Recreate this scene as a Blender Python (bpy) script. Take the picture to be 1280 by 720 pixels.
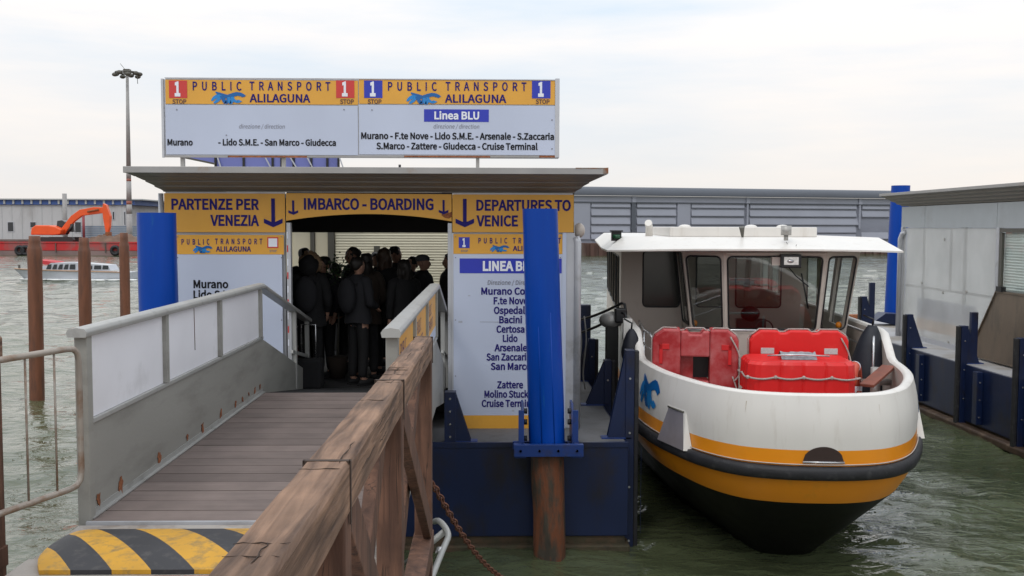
import bpy, bmesh, math, random
import numpy as np
from mathutils import Vector, Matrix, noise
R = math.radians
random.seed(7)
scene = bpy.context.scene
for o in list(bpy.data.objects): bpy.data.objects.remove(o)

# ------------------------------------------------------------------ camera
F = 1244.4                     # focal length in pixels of a 1280 px wide frame (35 mm lens)
EYE = Vector((0, 0, 3.6)); PITCH = R(3.54); YAW = R(-1.29); ROLL = R(0.15)
cam_d = bpy.data.cameras.new('camera'); cam = bpy.data.objects.new('camera', cam_d)
scene.collection.objects.link(cam); scene.camera = cam
cam_d.lens = 35.0; cam_d.sensor_width = 36; cam_d.clip_start = 0.05; cam_d.clip_end = 6000
CM = Matrix.Translation(EYE) @ Matrix.Rotation(YAW, 4, 'Z') @ Matrix.Rotation(math.pi/2 - PITCH, 4, 'X') @ Matrix.Rotation(ROLL, 4, 'Z')
cam.matrix_world = CM
def ray(px, py):
    return (CM.to_3x3() @ Vector(((px-640)/F, -(py-360)/F, -1)))
def P(px, py, Y):              # the point of the place seen at a pixel of the photograph, at distance Y
    d = ray(px, py); return EYE + d*(Y/d.y)
def G(px, py, z):              # the same, on the level z
    d = ray(px, py); return EYE + d*((z-EYE.z)/d.z)

# ------------------------------------------------------------------ world and sun
W = bpy.data.worlds.new('World'); scene.world = W; W.use_nodes = True
nt = W.node_tree; nt.nodes.clear(); N = nt.nodes.new; L = nt.links.new
SUN_EL, SUN_AZ = R(48), R(205)     # azimuth measured clockwise from +Y: behind the camera, to the left
out = N('ShaderNodeOutputWorld'); bg = N('ShaderNodeBackground'); bg.inputs[1].default_value = 0.1
sky = N('ShaderNodeTexSky'); sky.sky_type = 'NISHITA'; sky.sun_disc = False
sky.sun_elevation = SUN_EL; sky.sun_rotation = SUN_AZ
tc = N('ShaderNodeTexCoord'); sep = N('ShaderNodeSeparateXYZ'); L(tc.outputs['Generated'], sep.inputs[0])
mp = N('ShaderNodeMapping'); mp.inputs['Scale'].default_value = (1.3, 1.3, 9.0); mp.inputs['Location'].default_value = (1.7, .4, .2); L(tc.outputs['Generated'], mp.inputs[0])
nz = N('ShaderNodeTexNoise'); nz.inputs['Scale'].default_value = 1.6; nz.inputs['Detail'].default_value = 7; nz.inputs['Roughness'].default_value = .55
L(mp.outputs[0], nz.inputs['Vector'])
cr = N('ShaderNodeValToRGB'); cr.color_ramp.elements[0].position = .38; cr.color_ramp.elements[1].position = .64
cr.color_ramp.elements[0].color = (7.0, 7.85, 8.7, 1); cr.color_ramp.elements[1].color = (9.6, 9.15, 8.8, 1)
L(nz.outputs['Fac'], cr.inputs[0])
hz = N('ShaderNodeMapRange'); hz.inputs['From Min'].default_value = 0.0; hz.inputs['From Max'].default_value = .2
hz.inputs['To Min'].default_value = .75; hz.inputs['To Max'].default_value = 0; L(sep.outputs['Z'], hz.inputs['Value'])
m1 = N('ShaderNodeMixRGB'); m1.inputs[2].default_value = (9.9, 9.05, 8.45, 1); L(hz.outputs[0], m1.inputs[0]); L(cr.outputs[0], m1.inputs[1])
m2 = N('ShaderNodeMixRGB'); m2.inputs[0].default_value = .9; L(sky.outputs[0], m2.inputs[1]); L(m1.outputs[0], m2.inputs[2])
gr = N('ShaderNodeMapRange'); gr.inputs['To Min'].default_value = 1.0; gr.inputs['To Max'].default_value = 1.9; L(sep.outputs['Z'], gr.inputs['Value'])   # an overcast sky is brighter overhead
m3 = N('ShaderNodeMixRGB'); m3.blend_type = 'MULTIPLY'; m3.inputs[0].default_value = 1; L(m2.outputs[0], m3.inputs[1]); L(gr.outputs[0], m3.inputs[2])
L(m3.outputs[0], bg.inputs[0]); L(bg.outputs[0], out.inputs[0])
sd = bpy.data.lights.new('sun', 'SUN'); sd.energy = 0.6; sd.angle = R(14); sd.color = (1, .95, .88)
so = bpy.data.objects.new('sun', sd); scene.collection.objects.link(so)
sdir = Vector((math.sin(SUN_AZ)*math.cos(SUN_EL), math.cos(SUN_AZ)*math.cos(SUN_EL), math.sin(SUN_EL)))
so.rotation_euler = sdir.to_track_quat('Z', 'Y').to_euler()
scene.view_settings.view_transform = 'Standard'; scene.view_settings.look = 'None'
scene.view_settings.exposure = 0.0; scene.view_settings.gamma = 1.0
scene.cycles.max_bounces = 8; scene.cycles.transparent_max_bounces = 12

# ------------------------------------------------------------------ materials
MATS = {}
def mat(name, col, rough=.5, metal=0., var=.12, vscale=3., col2=None, thresh=.6, soft=.1, gscale=2., bump=.0, bscale=40., stretch=(1,1,1), alpha=None, spec=.5, gdetail=6):
    """procedural paint / wood / concrete: noise-varied colour, an optional second colour for wear, fine relief"""
    if name in MATS: return MATS[name]
    m = bpy.data.materials.new(name); m.use_nodes = True; t = m.node_tree; n = t.nodes.new; l = t.links.new
    b = t.nodes['Principled BSDF']; b.inputs['Roughness'].default_value = rough; b.inputs['Metallic'].default_value = metal
    b.inputs['Specular IOR Level'].default_value = spec
    c = n('ShaderNodeTexCoord'); g = n('ShaderNodeNewGeometry'); mp = n('ShaderNodeMapping'); mp.inputs['Scale'].default_value = stretch; l(g.outputs['Position'], mp.inputs[0])
    a = n('ShaderNodeTexNoise'); a.inputs['Scale'].default_value = vscale; a.inputs['Detail'].default_value = 6; l(mp.outputs[0], a.inputs['Vector'])
    mr = n('ShaderNodeMapRange'); mr.inputs['From Min'].default_value = .25; mr.inputs['From Max'].default_value = .75
    mr.inputs['To Min'].default_value = 1-var; mr.inputs['To Max'].default_value = 1+var; l(a.outputs['Fac'], mr.inputs['Value'])
    mul = n('ShaderNodeMixRGB'); mul.blend_type = 'MULTIPLY'; mul.inputs[0].default_value = 1; mul.inputs[1].default_value = (*col, 1); l(mr.outputs[0], mul.inputs[2])
    last = mul.outputs[0]
    if col2 is not None:
        a2 = n('ShaderNodeTexNoise'); a2.inputs['Scale'].default_value = gscale; a2.inputs['Detail'].default_value = gdetail; a2.inputs['Roughness'].default_value = .65; l(mp.outputs[0], a2.inputs['Vector'])
        r2 = n('ShaderNodeMapRange'); r2.inputs['From Min'].default_value = thresh-soft; r2.inputs['From Max'].default_value = thresh+soft; l(a2.outputs['Fac'], r2.inputs['Value'])
        mx = n('ShaderNodeMixRGB'); mx.inputs[2].default_value = (*col2, 1); l(r2.outputs[0], mx.inputs[0]); l(last, mx.inputs[1]); last = mx.outputs[0]
    l(last, b.inputs['Base Color'])
    rr = n('ShaderNodeMapRange'); rr.inputs['To Min'].default_value = max(.03, rough-.12); rr.inputs['To Max'].default_value = min(1, rough+.12); l(a.outputs['Fac'], rr.inputs['Value']); l(rr.outputs[0], b.inputs['Roughness'])
    if bump:
        bn = n('ShaderNodeTexNoise'); bn.inputs['Scale'].default_value = bscale; bn.inputs['Detail'].default_value = 5; l(mp.outputs[0], bn.inputs['Vector'])
        bp = n('ShaderNodeBump'); bp.inputs['Strength'].default_value = bump; bp.inputs['Distance'].default_value = .02; l(bn.outputs['Fac'], bp.inputs['Height']); l(bp.outputs[0], b.inputs['Normal'])
    MATS[name] = m; return m
def glass(name, tint, refl=.12, rough=.02, fog=0., fogcol=(.6,.6,.6), trl=.22):
    m = bpy.data.materials.new(name); m.use_nodes = True; t = m.node_tree; t.nodes.clear(); n = t.nodes.new; l = t.links.new
    o = n('ShaderNodeOutputMaterial'); tr = n('ShaderNodeBsdfTransparent'); tr.inputs[0].default_value = (*tint, 1)
    gl = n('ShaderNodeBsdfGlossy'); gl.inputs['Roughness'].default_value = rough; lw = n('ShaderNodeLayerWeight'); lw.inputs[0].default_value = .5; pw5 = n('ShaderNodeMath'); pw5.operation = 'POWER'; pw5.inputs[1].default_value = 5; l(lw.outputs['Facing'], pw5.inputs[0])
    ad = n('ShaderNodeMath'); ad.operation = 'ADD'; ad.inputs[1].default_value = refl; l(pw5.outputs[0], ad.inputs[0])
    mx = n('ShaderNodeMixShader'); l(ad.outputs[0], mx.inputs[0]); l(tr.outputs[0], mx.inputs[1]); l(gl.outputs[0], mx.inputs[2]); last = mx.outputs[0]
    if fog:
        df = n('ShaderNodeBsdfDiffuse'); tl = n('ShaderNodeBsdfTranslucent'); dm = n('ShaderNodeMixShader'); dm.inputs[0].default_value = trl
        g = n('ShaderNodeNewGeometry'); mp = n('ShaderNodeMapping'); mp.inputs['Scale'].default_value = (1, .9, .8); l(g.outputs['Position'], mp.inputs[0])
        nn = n('ShaderNodeTexNoise'); nn.inputs['Scale'].default_value = 1.4; nn.inputs['Detail'].default_value = 3; l(mp.outputs[0], nn.inputs['Vector'])
        cr = n('ShaderNodeValToRGB'); cr.color_ramp.elements[0].color = (*[c*.93 for c in fogcol], 1); cr.color_ramp.elements[1].color = (*[min(.95, c*1.05) for c in fogcol], 1)
        cr.color_ramp.elements[0].position = .38; cr.color_ramp.elements[1].position = .62
        l(nn.outputs['Fac'], cr.inputs[0]); l(cr.outputs[0], df.inputs[0]); l(cr.outputs[0], tl.inputs[0]); l(df.outputs[0], dm.inputs[1]); l(tl.outputs[0], dm.inputs[2])
        m3 = n('ShaderNodeMixShader'); m3.inputs[0].default_value = fog; l(last, m3.inputs[1]); l(dm.outputs[0], m3.inputs[2]); last = m3.outputs[0]
    l(last, o.inputs[0]); MATS[name] = m; return m

sign_white = mat('sign_white', (.50,.55,.68), .42, var=.05, vscale=1.2, col2=(.50,.55,.68), thresh=.66, gscale=1.6)  # white with the bluish tint of sky light put into its colour
panel_white = mat('panel_white', (.80,.80,.84), .4, var=.05, vscale=2, col2=(.6,.6,.62), thresh=.68, gscale=1.3)
sign_orange = mat('sign_orange', (.72,.36,.045), .45, var=.06, col2=(.6,.3,.05), thresh=.68, gscale=2)
navy_ink = mat('navy_ink', (.018,.012,.15), .6, var=.05, spec=.2)
black_ink = mat('black_ink', (.010,.010,.013), .6, var=.05, spec=.2)
grey_ink = mat('grey_ink', (.2,.2,.24), .5, var=.1)
brown_ink = mat('brown_ink', (.13,.06,.04), .5, var=.05)
blue_band = mat('blue_band', (.02,.035,.42), .4, var=.05)
white_ink = mat('white_ink', (.78,.8,.86), .4, var=.03)
red_ink = mat('red_ink', (.6,.04,.035), .4, var=.05)
logo_dark = mat('logo_dark', (.0,.11,.36), .4, var=.05)
logo_light = mat('logo_light', (.01,.22,.58), .4, var=.05)
alu = mat('alu_frame', (.50,.51,.54), .4, .3, var=.08, col2=(.3,.29,.28), thresh=.68)
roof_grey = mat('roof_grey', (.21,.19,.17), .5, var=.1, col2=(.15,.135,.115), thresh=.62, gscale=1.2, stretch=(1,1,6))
roof_edge = mat('roof_edge', (.33,.32,.31), .45, .2, var=.1, col2=(.28,.19,.12), thresh=.66, gscale=2.2)
rust_mat = mat('rust', (.30,.105,.04), .85, var=.35, vscale=20, col2=(.16,.05,.02), thresh=.55, gscale=12, bump=.4)
gang_grey = mat('gangway_grey', (.30,.295,.27), .5, var=.07, vscale=2.5, col2=(.20,.195,.175), thresh=.63, soft=.14, gscale=3, stretch=(1,.35,1.4), bump=.06)
gang_rail = mat('gangway_rail', (.38,.38,.365), .42, .15, var=.07, col2=(.27,.265,.25), thresh=.65, gscale=7)
deck_mat = None
pile_blue = mat('pile_blue', (.0,.05,.34), .36, var=.12, vscale=2.0, col2=(.01,.10,.30), thresh=.68, soft=.06, gscale=5, stretch=(2.5,2.5,.35), bump=.05, bscale=12, spec=.22)
navy_steel = mat('navy_steel', (.005,.014,.055), .38, var=.2, vscale=2, col2=(.014,.012,.018), thresh=.62, gscale=2.6, stretch=(1,1,.5), bump=.05, bscale=8)
navy_bright = mat('navy_bright', (.008,.035,.17), .4, var=.2, col2=(.02,.025,.07), thresh=.62, gscale=6)
algae = mat('algae_band', (.05,.042,.022), .75, var=.4, vscale=6, col2=(.09,.055,.03), thresh=.55, gscale=5, bump=.5, bscale=20)
pontoon_deck_m = mat('pontoon_deck', (.13,.13,.135), .7, var=.15, vscale=4, col2=(.085,.083,.08), thresh=.58, gscale=2, bump=.15, bscale=60)
black_rubber = mat('black_rubber', (.014,.014,.017), .6, var=.3, vscale=6, col2=(.05,.05,.052), thresh=.64, gscale=9, bump=.15, bscale=25)
boat_white = mat('boat_white', (.72,.69,.645), .34, var=.035, vscale=1.5, col2=(.56,.51,.45), thresh=.72, soft=.16, gscale=3.2, stretch=(2.5,2.5,.35), bump=.03, bscale=5)
cabin_white = mat('cabin_white', (.54,.48,.425), .42, var=.06, vscale=1.5, col2=(.42,.37,.32), thresh=.68, gscale=3)
boat_orange = mat('boat_orange', (.78,.27,.01), .32, var=.06, col2=(.6,.25,.02), thresh=.68, gscale=3)
boat_black = mat('boat_black', (.004,.004,.004), .5, var=.3, col2=(.007,.007,.006), thresh=.6, spec=.25)
boat_deck = mat('boat_deck', (.22,.22,.22), .7, var=.15, bump=.1)
steel = mat('stainless', (.55,.55,.56), .28, .9, var=.1)
galv = mat('galvanised', (.40,.39,.37), .45, .4, var=.12, vscale=8, col2=(.25,.15,.09), thresh=.66, gscale=9)
red_raft = mat('red_raft', (.70,.012,.012), .34, var=.07, vscale=6, col2=(.7,.06,.05), thresh=.68, gscale=8)
faded_raft = mat('faded_raft', (.40,.016,.02), .38, var=.2, vscale=4, col2=(.48,.13,.13), thresh=.56, soft=.14, gscale=4)
rope_m = mat('rope', (.42,.36,.33), .9, var=.25, vscale=60, bump=.5, bscale=150)
black_m = mat('black_paint', (.012,.012,.014), .4, var=.2)
fender_bag = mat('fender_bag', (.008,.010,.018), .6, var=.3, bump=.2, bscale=9)
brown_pile = mat('brown_pile', (.17,.062,.03), .6, var=.25, vscale=3, col2=(.09,.04,.025), thresh=.58, gscale=2.5, stretch=(3,3,.5), bump=.2, bscale=14)
concrete = mat('concrete', (.36,.33,.30), .85, var=.15, vscale=2, col2=(.24,.2,.17), thresh=.56, gscale=4, bump=.3, bscale=30)
brick_red = mat('brick_red', (.27,.13,.09), .85, var=.25, vscale=5, col2=(.45,.42,.38), thresh=.6, gscale=9, bump=.3, bscale=40)
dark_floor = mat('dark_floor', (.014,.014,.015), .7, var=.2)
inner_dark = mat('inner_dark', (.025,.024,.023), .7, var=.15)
cream = mat('cream_wall', (.66,.60,.44), .6, var=.06, vscale=1.5)
cream_slat = mat('cream_slat', (.74,.69,.52), .5, var=.05, vscale=1.5)
dark_mullion = mat('dark_mullion', (.09,.085,.07), .5, var=.1)
blue_panel_m = mat('lavender_blue_panel', (.16,.18,.46), .3, var=.15, vscale=.8)
yellow_rub = mat('yellow_rubber', (.58,.30,.022), .6, var=.15, vscale=4, col2=(.28,.18,.06), thresh=.58, gscale=14)
black_rub2 = mat('grey_black_rubber', (.030,.030,.034), .6, var=.25, vscale=5, col2=(.075,.07,.068), thresh=.62, gscale=16)
wh_white = mat('warehouse_white', (.50,.50,.50), .6, var=.06, vscale=.15, col2=(.38,.37,.36), thresh=.60, gscale=.35, stretch=(1,1,.3))
wh_blue = mat('warehouse_blue', (.05,.11,.33), .5, var=.12, vscale=.4)
wh_roof = mat('warehouse_roof', (.42,.44,.44), .5, var=.08, vscale=.2)
wh_grey = mat('warehouse_grey', (.235,.25,.30), .55, var=.12, vscale=.12, col2=(.19,.20,.24), thresh=.52, gscale=.2, stretch=(1,1,3))
wh_grey_dark = mat('warehouse_grey_dark', (.13,.14,.17), .6, var=.1)
wh_grey2 = mat('warehouse_grey_light', (.30,.315,.37), .5, var=.08, vscale=.3)
wh_dark = mat('warehouse_gutter', (.085,.095,.115), .5, var=.1, vscale=.3)
quay_brown = mat('quay_brown', (.085,.045,.035), .8, var=.4, vscale=.6, col2=(.16,.13,.11), thresh=.6, gscale=.8, stretch=(1,1,.2))
barge_red = mat('barge_red', (.50,.02,.022), .5, var=.2, vscale=.3, col2=(.24,.12,.11), thresh=.58, gscale=.5, stretch=(1,1,.6))
barge_low = mat('barge_low', (.22,.15,.14), .7, var=.3, vscale=.5)
exc_orange = mat('excavator_orange', (.78,.10,.015), .4, var=.1, vscale=1)
soil = mat('soil', (.16,.10,.07), .9, var=.3, vscale=1, bump=.5, bscale=3)
taxi_white = mat('taxi_white', (.50,.52,.56), .3, var=.08, vscale=1)
dark_glass = mat('dark_glass', (.03,.035,.04), .12, var=.1)
mast_red = mat('mast_red', (.30,.10,.07), .6, var=.1)
mast_grey = mat('mast_grey', (.33,.32,.31), .5, var=.1)
skin_m = mat('skin', (.36,.20,.14), .55, var=.06)
cloth_black = mat('cloth_black', (.005,.005,.006), .9, var=.25, vscale=9)
cloth_dark = mat('cloth_charcoal', (.012,.012,.015), .9, var=.25, vscale=9)
cloth_brown = mat('cloth_brown', (.024,.015,.010), .9, var=.25, vscale=9)
cloth_navy = mat('cloth_navy', (.010,.014,.03), .9, var=.25, vscale=9)
fur_m = mat('fur', (.20,.13,.075), 1., var=.4, vscale=50, bump=.6, bscale=90)
hair_dark = mat('hair_dark', (.012,.009,.007), .6, var=.3, vscale=40)
hair_brown = mat('hair_brown', (.05,.028,.016), .6, var=.3, vscale=40)
grey_cap = mat('grey_cap', (.07,.07,.075), .9, var=.2)
leaf_m = mat('leaf', (.035,.07,.025), .6, var=.3, vscale=12)
win_glass = glass('boat_glass', (.66,.70,.68), .12, .02)
side_glass = glass('side_glass', (.93,.96,.95), .04, .02)
poly_glass = glass('polycarbonate', (.95,.96,.96), .05, .2, fog=.50, fogcol=(.86,.86,.85), trl=.3)
poly_back = glass('polycarbonate_far', (.95,.96,.96), .03, .2, fog=.6, fogcol=(.88,.88,.87), trl=.85)  # strongly translucent so the far walls form a bright background
lamp_glass = mat('lamp_glass', (.72,.72,.70), .15, .3, var=.25, vscale=30)
orange_plastic = mat('orange_plastic', (.85,.25,.01), .35, var=.05)

def wood(name, c1, c2, stretch, scale=9, bump=.5, crack=True, cross=False, rnd=0):
    m = bpy.data.materials.new(name); m.use_nodes = True; t = m.node_tree; n = t.nodes.new; l = t.links.new
    b = t.nodes['Principled BSDF']; b.inputs['Roughness'].default_value = .75
    g = n('ShaderNodeNewGeometry'); mp = n('ShaderNodeMapping'); mp.inputs['Scale'].default_value = stretch; l(g.outputs['Position'], mp.inputs[0])
    a = n('ShaderNodeTexNoise'); a.inputs['Scale'].default_value = scale; a.inputs['Detail'].default_value = 8; a.inputs['Distortion'].default_value = .6; l(mp.outputs[0], a.inputs['Vector'])
    cr = n('ShaderNodeValToRGB'); cr.color_ramp.elements[0].position = .32; cr.color_ramp.elements[1].position = .68
    cr.color_ramp.elements[0].color = (*c2, 1); cr.color_ramp.elements[1].color = (*c1, 1); l(a.outputs['Fac'], cr.inputs[0])
    a2 = n('ShaderNodeTexNoise'); a2.inputs['Scale'].default_value = 4.5; a2.inputs['Detail'].default_value = 5; l(g.outputs['Position'], a2.inputs['Vector'])
    r2 = n('ShaderNodeMapRange'); r2.inputs['From Min'].default_value = .3; r2.inputs['From Max'].default_value = .7; r2.inputs['To Min'].default_value = .62; r2.inputs['To Max'].default_value = 1.25; l(a2.outputs['Fac'], r2.inputs['Value'])
    mx = n('ShaderNodeMixRGB'); mx.blend_type = 'MULTIPLY'; mx.inputs[0].default_value = 1; l(cr.outputs[0], mx.inputs[1]); l(r2.outputs[0], mx.inputs[2]); last = mx.outputs[0]
    h = a.outputs['Fac']
    if crack:
        mp3 = n('ShaderNodeMapping'); mp3.inputs['Scale'].default_value = tuple(max(q, 1.2) * (1.7 if q > 5 else .45) for q in stretch); l(g.outputs['Position'], mp3.inputs[0]); v = n('ShaderNodeTexNoise'); v.inputs['Scale'].default_value = scale*.9; v.inputs['Detail'].default_value = 2; l(mp3.outputs[0], v.inputs['Vector'])
        ab = n('ShaderNodeMath'); ab.operation = 'SUBTRACT'; ab.inputs[1].default_value = .5; l(v.outputs['Fac'], ab.inputs[0])
        ab2 = n('ShaderNodeMath'); ab2.operation = 'ABSOLUTE'; l(ab.outputs[0], ab2.inputs[0])
        cm = n('ShaderNodeMapRange'); cm.inputs['From Min'].default_value = .0; cm.inputs['From Max'].default_value = .018; l(ab2.outputs[0], cm.inputs['Value'])
        gate = n('ShaderNodeMapRange'); gate.inputs['From Min'].default_value = .5; gate.inputs['From Max'].default_value = .6; l(a2.outputs['Fac'], gate.inputs['Value'])
        mxx = n('ShaderNodeMath'); mxx.operation = 'MAXIMUM'; l(cm.outputs[0], mxx.inputs[0])
        inv = n('ShaderNodeMath'); inv.operation = 'SUBTRACT'; inv.inputs[0].default_value = 1; l(gate.outputs[0], inv.inputs[1]); l(inv.outputs[0], mxx.inputs[1])
        m3 = n('ShaderNodeMixRGB'); m3.inputs[1].default_value = (.03,.018,.012,1); l(mxx.outputs[0], m3.inputs[0]); l(last, m3.inputs[2]); last = m3.outputs[0]
        hh = n('ShaderNodeMath'); hh.operation = 'MULTIPLY'; l(h, hh.inputs[0]); l(mxx.outputs[0], hh.inputs[1]); h = hh.outputs[0]
    if rnd:
        oi = n('ShaderNodeObjectInfo'); ro_ = n('ShaderNodeMapRange'); ro_.inputs['To Min'].default_value = 1-rnd; ro_.inputs['To Max'].default_value = 1+rnd; l(oi.outputs['Random'], ro_.inputs['Value'])
        mo = n('ShaderNodeMixRGB'); mo.blend_type = 'MULTIPLY'; mo.inputs[0].default_value = 1; l(last, mo.inputs[1]); l(ro_.outputs[0], mo.inputs[2]); last = mo.outputs[0]; r2.inputs['To Min'].default_value = .86; r2.inputs['To Max'].default_value = 1.1
    if cross:                   # short checks across the grain
        mp4 = n('ShaderNodeMapping'); mp4.inputs['Scale'].default_value = (1.6, 6.0, 1.6); l(g.outputs['Position'], mp4.inputs[0])
        v4 = n('ShaderNodeTexNoise'); v4.inputs['Scale'].default_value = 1.5; v4.inputs['Detail'].default_value = 3; l(mp4.outputs[0], v4.inputs['Vector'])
        s4 = n('ShaderNodeMath'); s4.operation = 'SUBTRACT'; s4.inputs[1].default_value = .5; l(v4.outputs['Fac'], s4.inputs[0]); a4 = n('ShaderNodeMath'); a4.operation = 'ABSOLUTE'; l(s4.outputs[0], a4.inputs[0])
        c4 = n('ShaderNodeMapRange'); c4.inputs['From Max'].default_value = .03; c4.inputs['To Min'].default_value = .78; l(a4.outputs[0], c4.inputs['Value'])
        m4 = n('ShaderNodeMixRGB'); m4.blend_type = 'MULTIPLY'; m4.inputs[0].default_value = 1; l(last, m4.inputs[1]); l(c4.outputs[0], m4.inputs[2]); last = m4.outputs[0]
        h4 = n('ShaderNodeMath'); h4.operation = 'MULTIPLY'; l(h, h4.inputs[0]); l(c4.outputs[0], h4.inputs[1]); h = h4.outputs[0]
    l(last, b.inputs['Base Color'])
    bp = n('ShaderNodeBump'); bp.inputs['Strength'].default_value = bump; bp.inputs['Distance'].default_value = .012; l(h, bp.inputs['Height']); l(bp.outputs[0], b.inputs['Normal'])
    MATS[name] = m; return m
check_m = mat('check_crack', (.035,.02,.013), .9)
strap_m = mat('dark_strap', (.055,.035,.025), .8, var=.3, vscale=20)
beam_wood = wood('beam_wood', (.285,.168,.105), (.075,.038,.022), (11, .7, 11), 3.4, .9, crack=False)
post_wood = wood('post_wood', (.165,.080,.048), (.070,.032,.020), (7, 7, .8), 3.2, .6)
deck_mat = wood('deck_board', (.215,.170,.153), (.19,.148,.133), (.4, 9, 9), 3, .15, crack=False, rnd=.16)
old_pile = mat('weathered_pile', (.055,.045,.032), .7, var=.5, vscale=5, col2=(.17,.055,.022), thresh=.5, soft=.08, gscale=3.5, stretch=(2.5,2.5,.7), bump=.7, bscale=16)
weed = mat('pile_weed', (.06,.062,.03), .8, var=.5, vscale=14, col2=(.20,.17,.10), thresh=.6, soft=.04, gscale=24, bump=.8, bscale=40)

# ------------------------------------------------------------------ mesh helpers
I4 = Matrix.Identity(4); WM = {}
COL = scene.collection
class MB:
    def __init__(s): s.v = []; s.f = []; s.sm = []; s.mi = []; s.m = 0
    def add(s, vs, fs, smooth=False):
        k = len(s.v); s.v += [tuple(v) for v in vs]; s.f += [tuple(i+k for i in f) for f in fs]
        s.sm += [smooth]*len(fs); s.mi += [s.m]*len(fs); return s
    def box(s, x0, x1, y0, y1, z0, z1, M=None):
        vs = [Vector((x, y, z)) for z in (z0, z1) for y in (y0, y1) for x in (x0, x1)]
        if M is not None: vs = [M @ v for v in vs]
        return s.add(vs, [(0,2,3,1),(4,5,7,6),(0,1,5,4),(2,6,7,3),(0,4,6,2),(1,3,7,5)])
    def bar(s, a, b, w, h, up=(0,0,1)):         # box beam from a to b, w across, h along up
        a, b = Vector(a), Vector(b); d = (b-a).normalized(); u = Vector(up); r = d.cross(u).normalized(); u = r.cross(d).normalized()
        vs = [p + r*(i*w/2) + u*(j*h/2) for p in (a, b) for j in (-1, 1) for i in (-1, 1)]
        return s.add(vs, [(0,1,3,2),(4,6,7,5),(0,4,5,1),(2,3,7,6),(0,2,6,4),(1,5,7,3)])
    def prism(s, poly, d):                       # polygon (list of 3D points) swept by vector d
        n = len(poly); d = Vector(d); vs = [Vector(p) for p in poly] + [Vector(p)+d for p in poly]
        return s.add(vs, [tuple(range(n))[::-1], tuple(range(n, 2*n))] + [(i, (i+1) % n, n+(i+1) % n, n+i) for i in range(n)])
    def tube(s, pts, r, n=8, cap=True, closed=False):
        pts = [Vector(p) for p in pts]; m = len(pts); rs = r if isinstance(r, (list, tuple)) else [r]*m
        vs = []; prev = None
        for i, p in enumerate(pts):
            if closed: d = pts[(i+1) % m]-pts[i-1]
            else: d = (pts[min(i+1, m-1)]-pts[max(i-1, 0)])
            if d.length < 1e-9: d = Vector((0,0,1))
            d.normalize()
            if prev is None:
                u = Vector((0,0,1)) if abs(d.z) < .9 else Vector((1,0,0)); prev = d.cross(u).normalized()
            a = (prev - d*prev.dot(d)).normalized(); prev = a; b = d.cross(a)
            vs += [p + (a*math.cos(2*math.pi*k/n) + b*math.sin(2*math.pi*k/n))*rs[i] for k in range(n)]
        fs = []
        for i in range(m if closed else m-1):
            j = (i+1) % m
            fs += [(i*n+k, i*n+(k+1) % n, j*n+(k+1) % n, j*n+k) for k in range(n)]
        s.add(vs, fs, True)
        if cap and not closed: 
            k0 = len(s.v)-len(vs); s.f += [tuple(k0+i for i in range(n))[::-1], tuple(k0+(m-1)*n+i for i in range(n))]; s.sm += [False]*2; s.mi += [s.m]*2
        return s
    def ell(s, c, r, n=12, m=8, M=None):
        vs = []; fs = []
        for j in range(m+1):
            th = math.pi*j/m
            for i in range(n):
                ph = 2*math.pi*i/n; v = Vector((r[0]*math.sin(th)*math.cos(ph), r[1]*math.sin(th)*math.sin(ph), r[2]*math.cos(th)))
                if M is not None: v = M @ v
                vs.append(v+Vector(c))
        for j in range(m):
            for i in range(n): fs.append((j*n+i, (j+1)*n+i, (j+1)*n+(i+1) % n, j*n+(i+1) % n))
        return s.add(vs, fs, True)
    def grid(s, rows, smooth=True, close=False):  # rows: list of equal-length lists of points
        n = len(rows[0]); vs = [p for r in rows for p in r]; fs = []
        for j in range(len(rows)-1):
            for i in range(n if close else n-1):
                k = (i+1) % n; fs.append((j*n+i, j*n+k, (j+1)*n+k, (j+1)*n+i))
        return s.add(vs, fs, smooth)
    def lump(s, amp, freq, k0=0, sq=(1,1,1)):
        c = sum((Vector(v) for v in s.v[k0:]), Vector())/max(1, len(s.v)-k0)
        for i in range(k0, len(s.v)):
            v = Vector(s.v[i]); d = (v-c).normalized(); s.v[i] = tuple(v + d*amp*noise.noise(Vector((v.x*freq*sq[0]+c.x*3, v.y*freq*sq[1], v.z*freq*sq[2]+c.y))))
        return s
    def build(s, name, m, parent=None, frame=I4, bevel=0, seg=2, centre=True):
        me = bpy.data.meshes.new(name)
        vs = [Vector(v) for v in s.v]
        if centre and vs:
            lo = Vector([min(v[i] for v in vs) for i in range(3)]); hi = Vector([max(v[i] for v in vs) for i in range(3)])
            c = Vector(((lo.x+hi.x)/2, (lo.y+hi.y)/2, lo.z))
        else: c = Vector((0,0,0))
        me.from_pydata([v-c for v in vs], [], s.f)
        for mm in (m if isinstance(m, (list, tuple)) else [m]): me.materials.append(mm)
        me.polygons.foreach_set('use_smooth', s.sm); me.polygons.foreach_set('material_index', s.mi); me.update()
        return link(name, me, parent, frame @ Matrix.Translation(c), bevel, seg)
def link(name, me, parent, Wm, bevel=0, seg=2):
    o = bpy.data.objects.new(name, me); COL.objects.link(o); WM[o] = Wm
    if parent is not None: o.parent = parent; o.matrix_basis = WM[parent].inverted() @ Wm
    else: o.matrix_basis = Wm
    if bevel:
        b = o.modifiers.new('bevel', 'BEVEL'); b.width = bevel; b.segments = seg; b.limit_method = 'ANGLE'; b.angle_limit = R(40)
    return o
def tag(o, label=None, cat=None, group=None, kind=None):
    if label: o['label'] = label
    if cat: o['category'] = cat
    if group: o['group'] = group
    if kind: o['kind'] = kind
    return o
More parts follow.
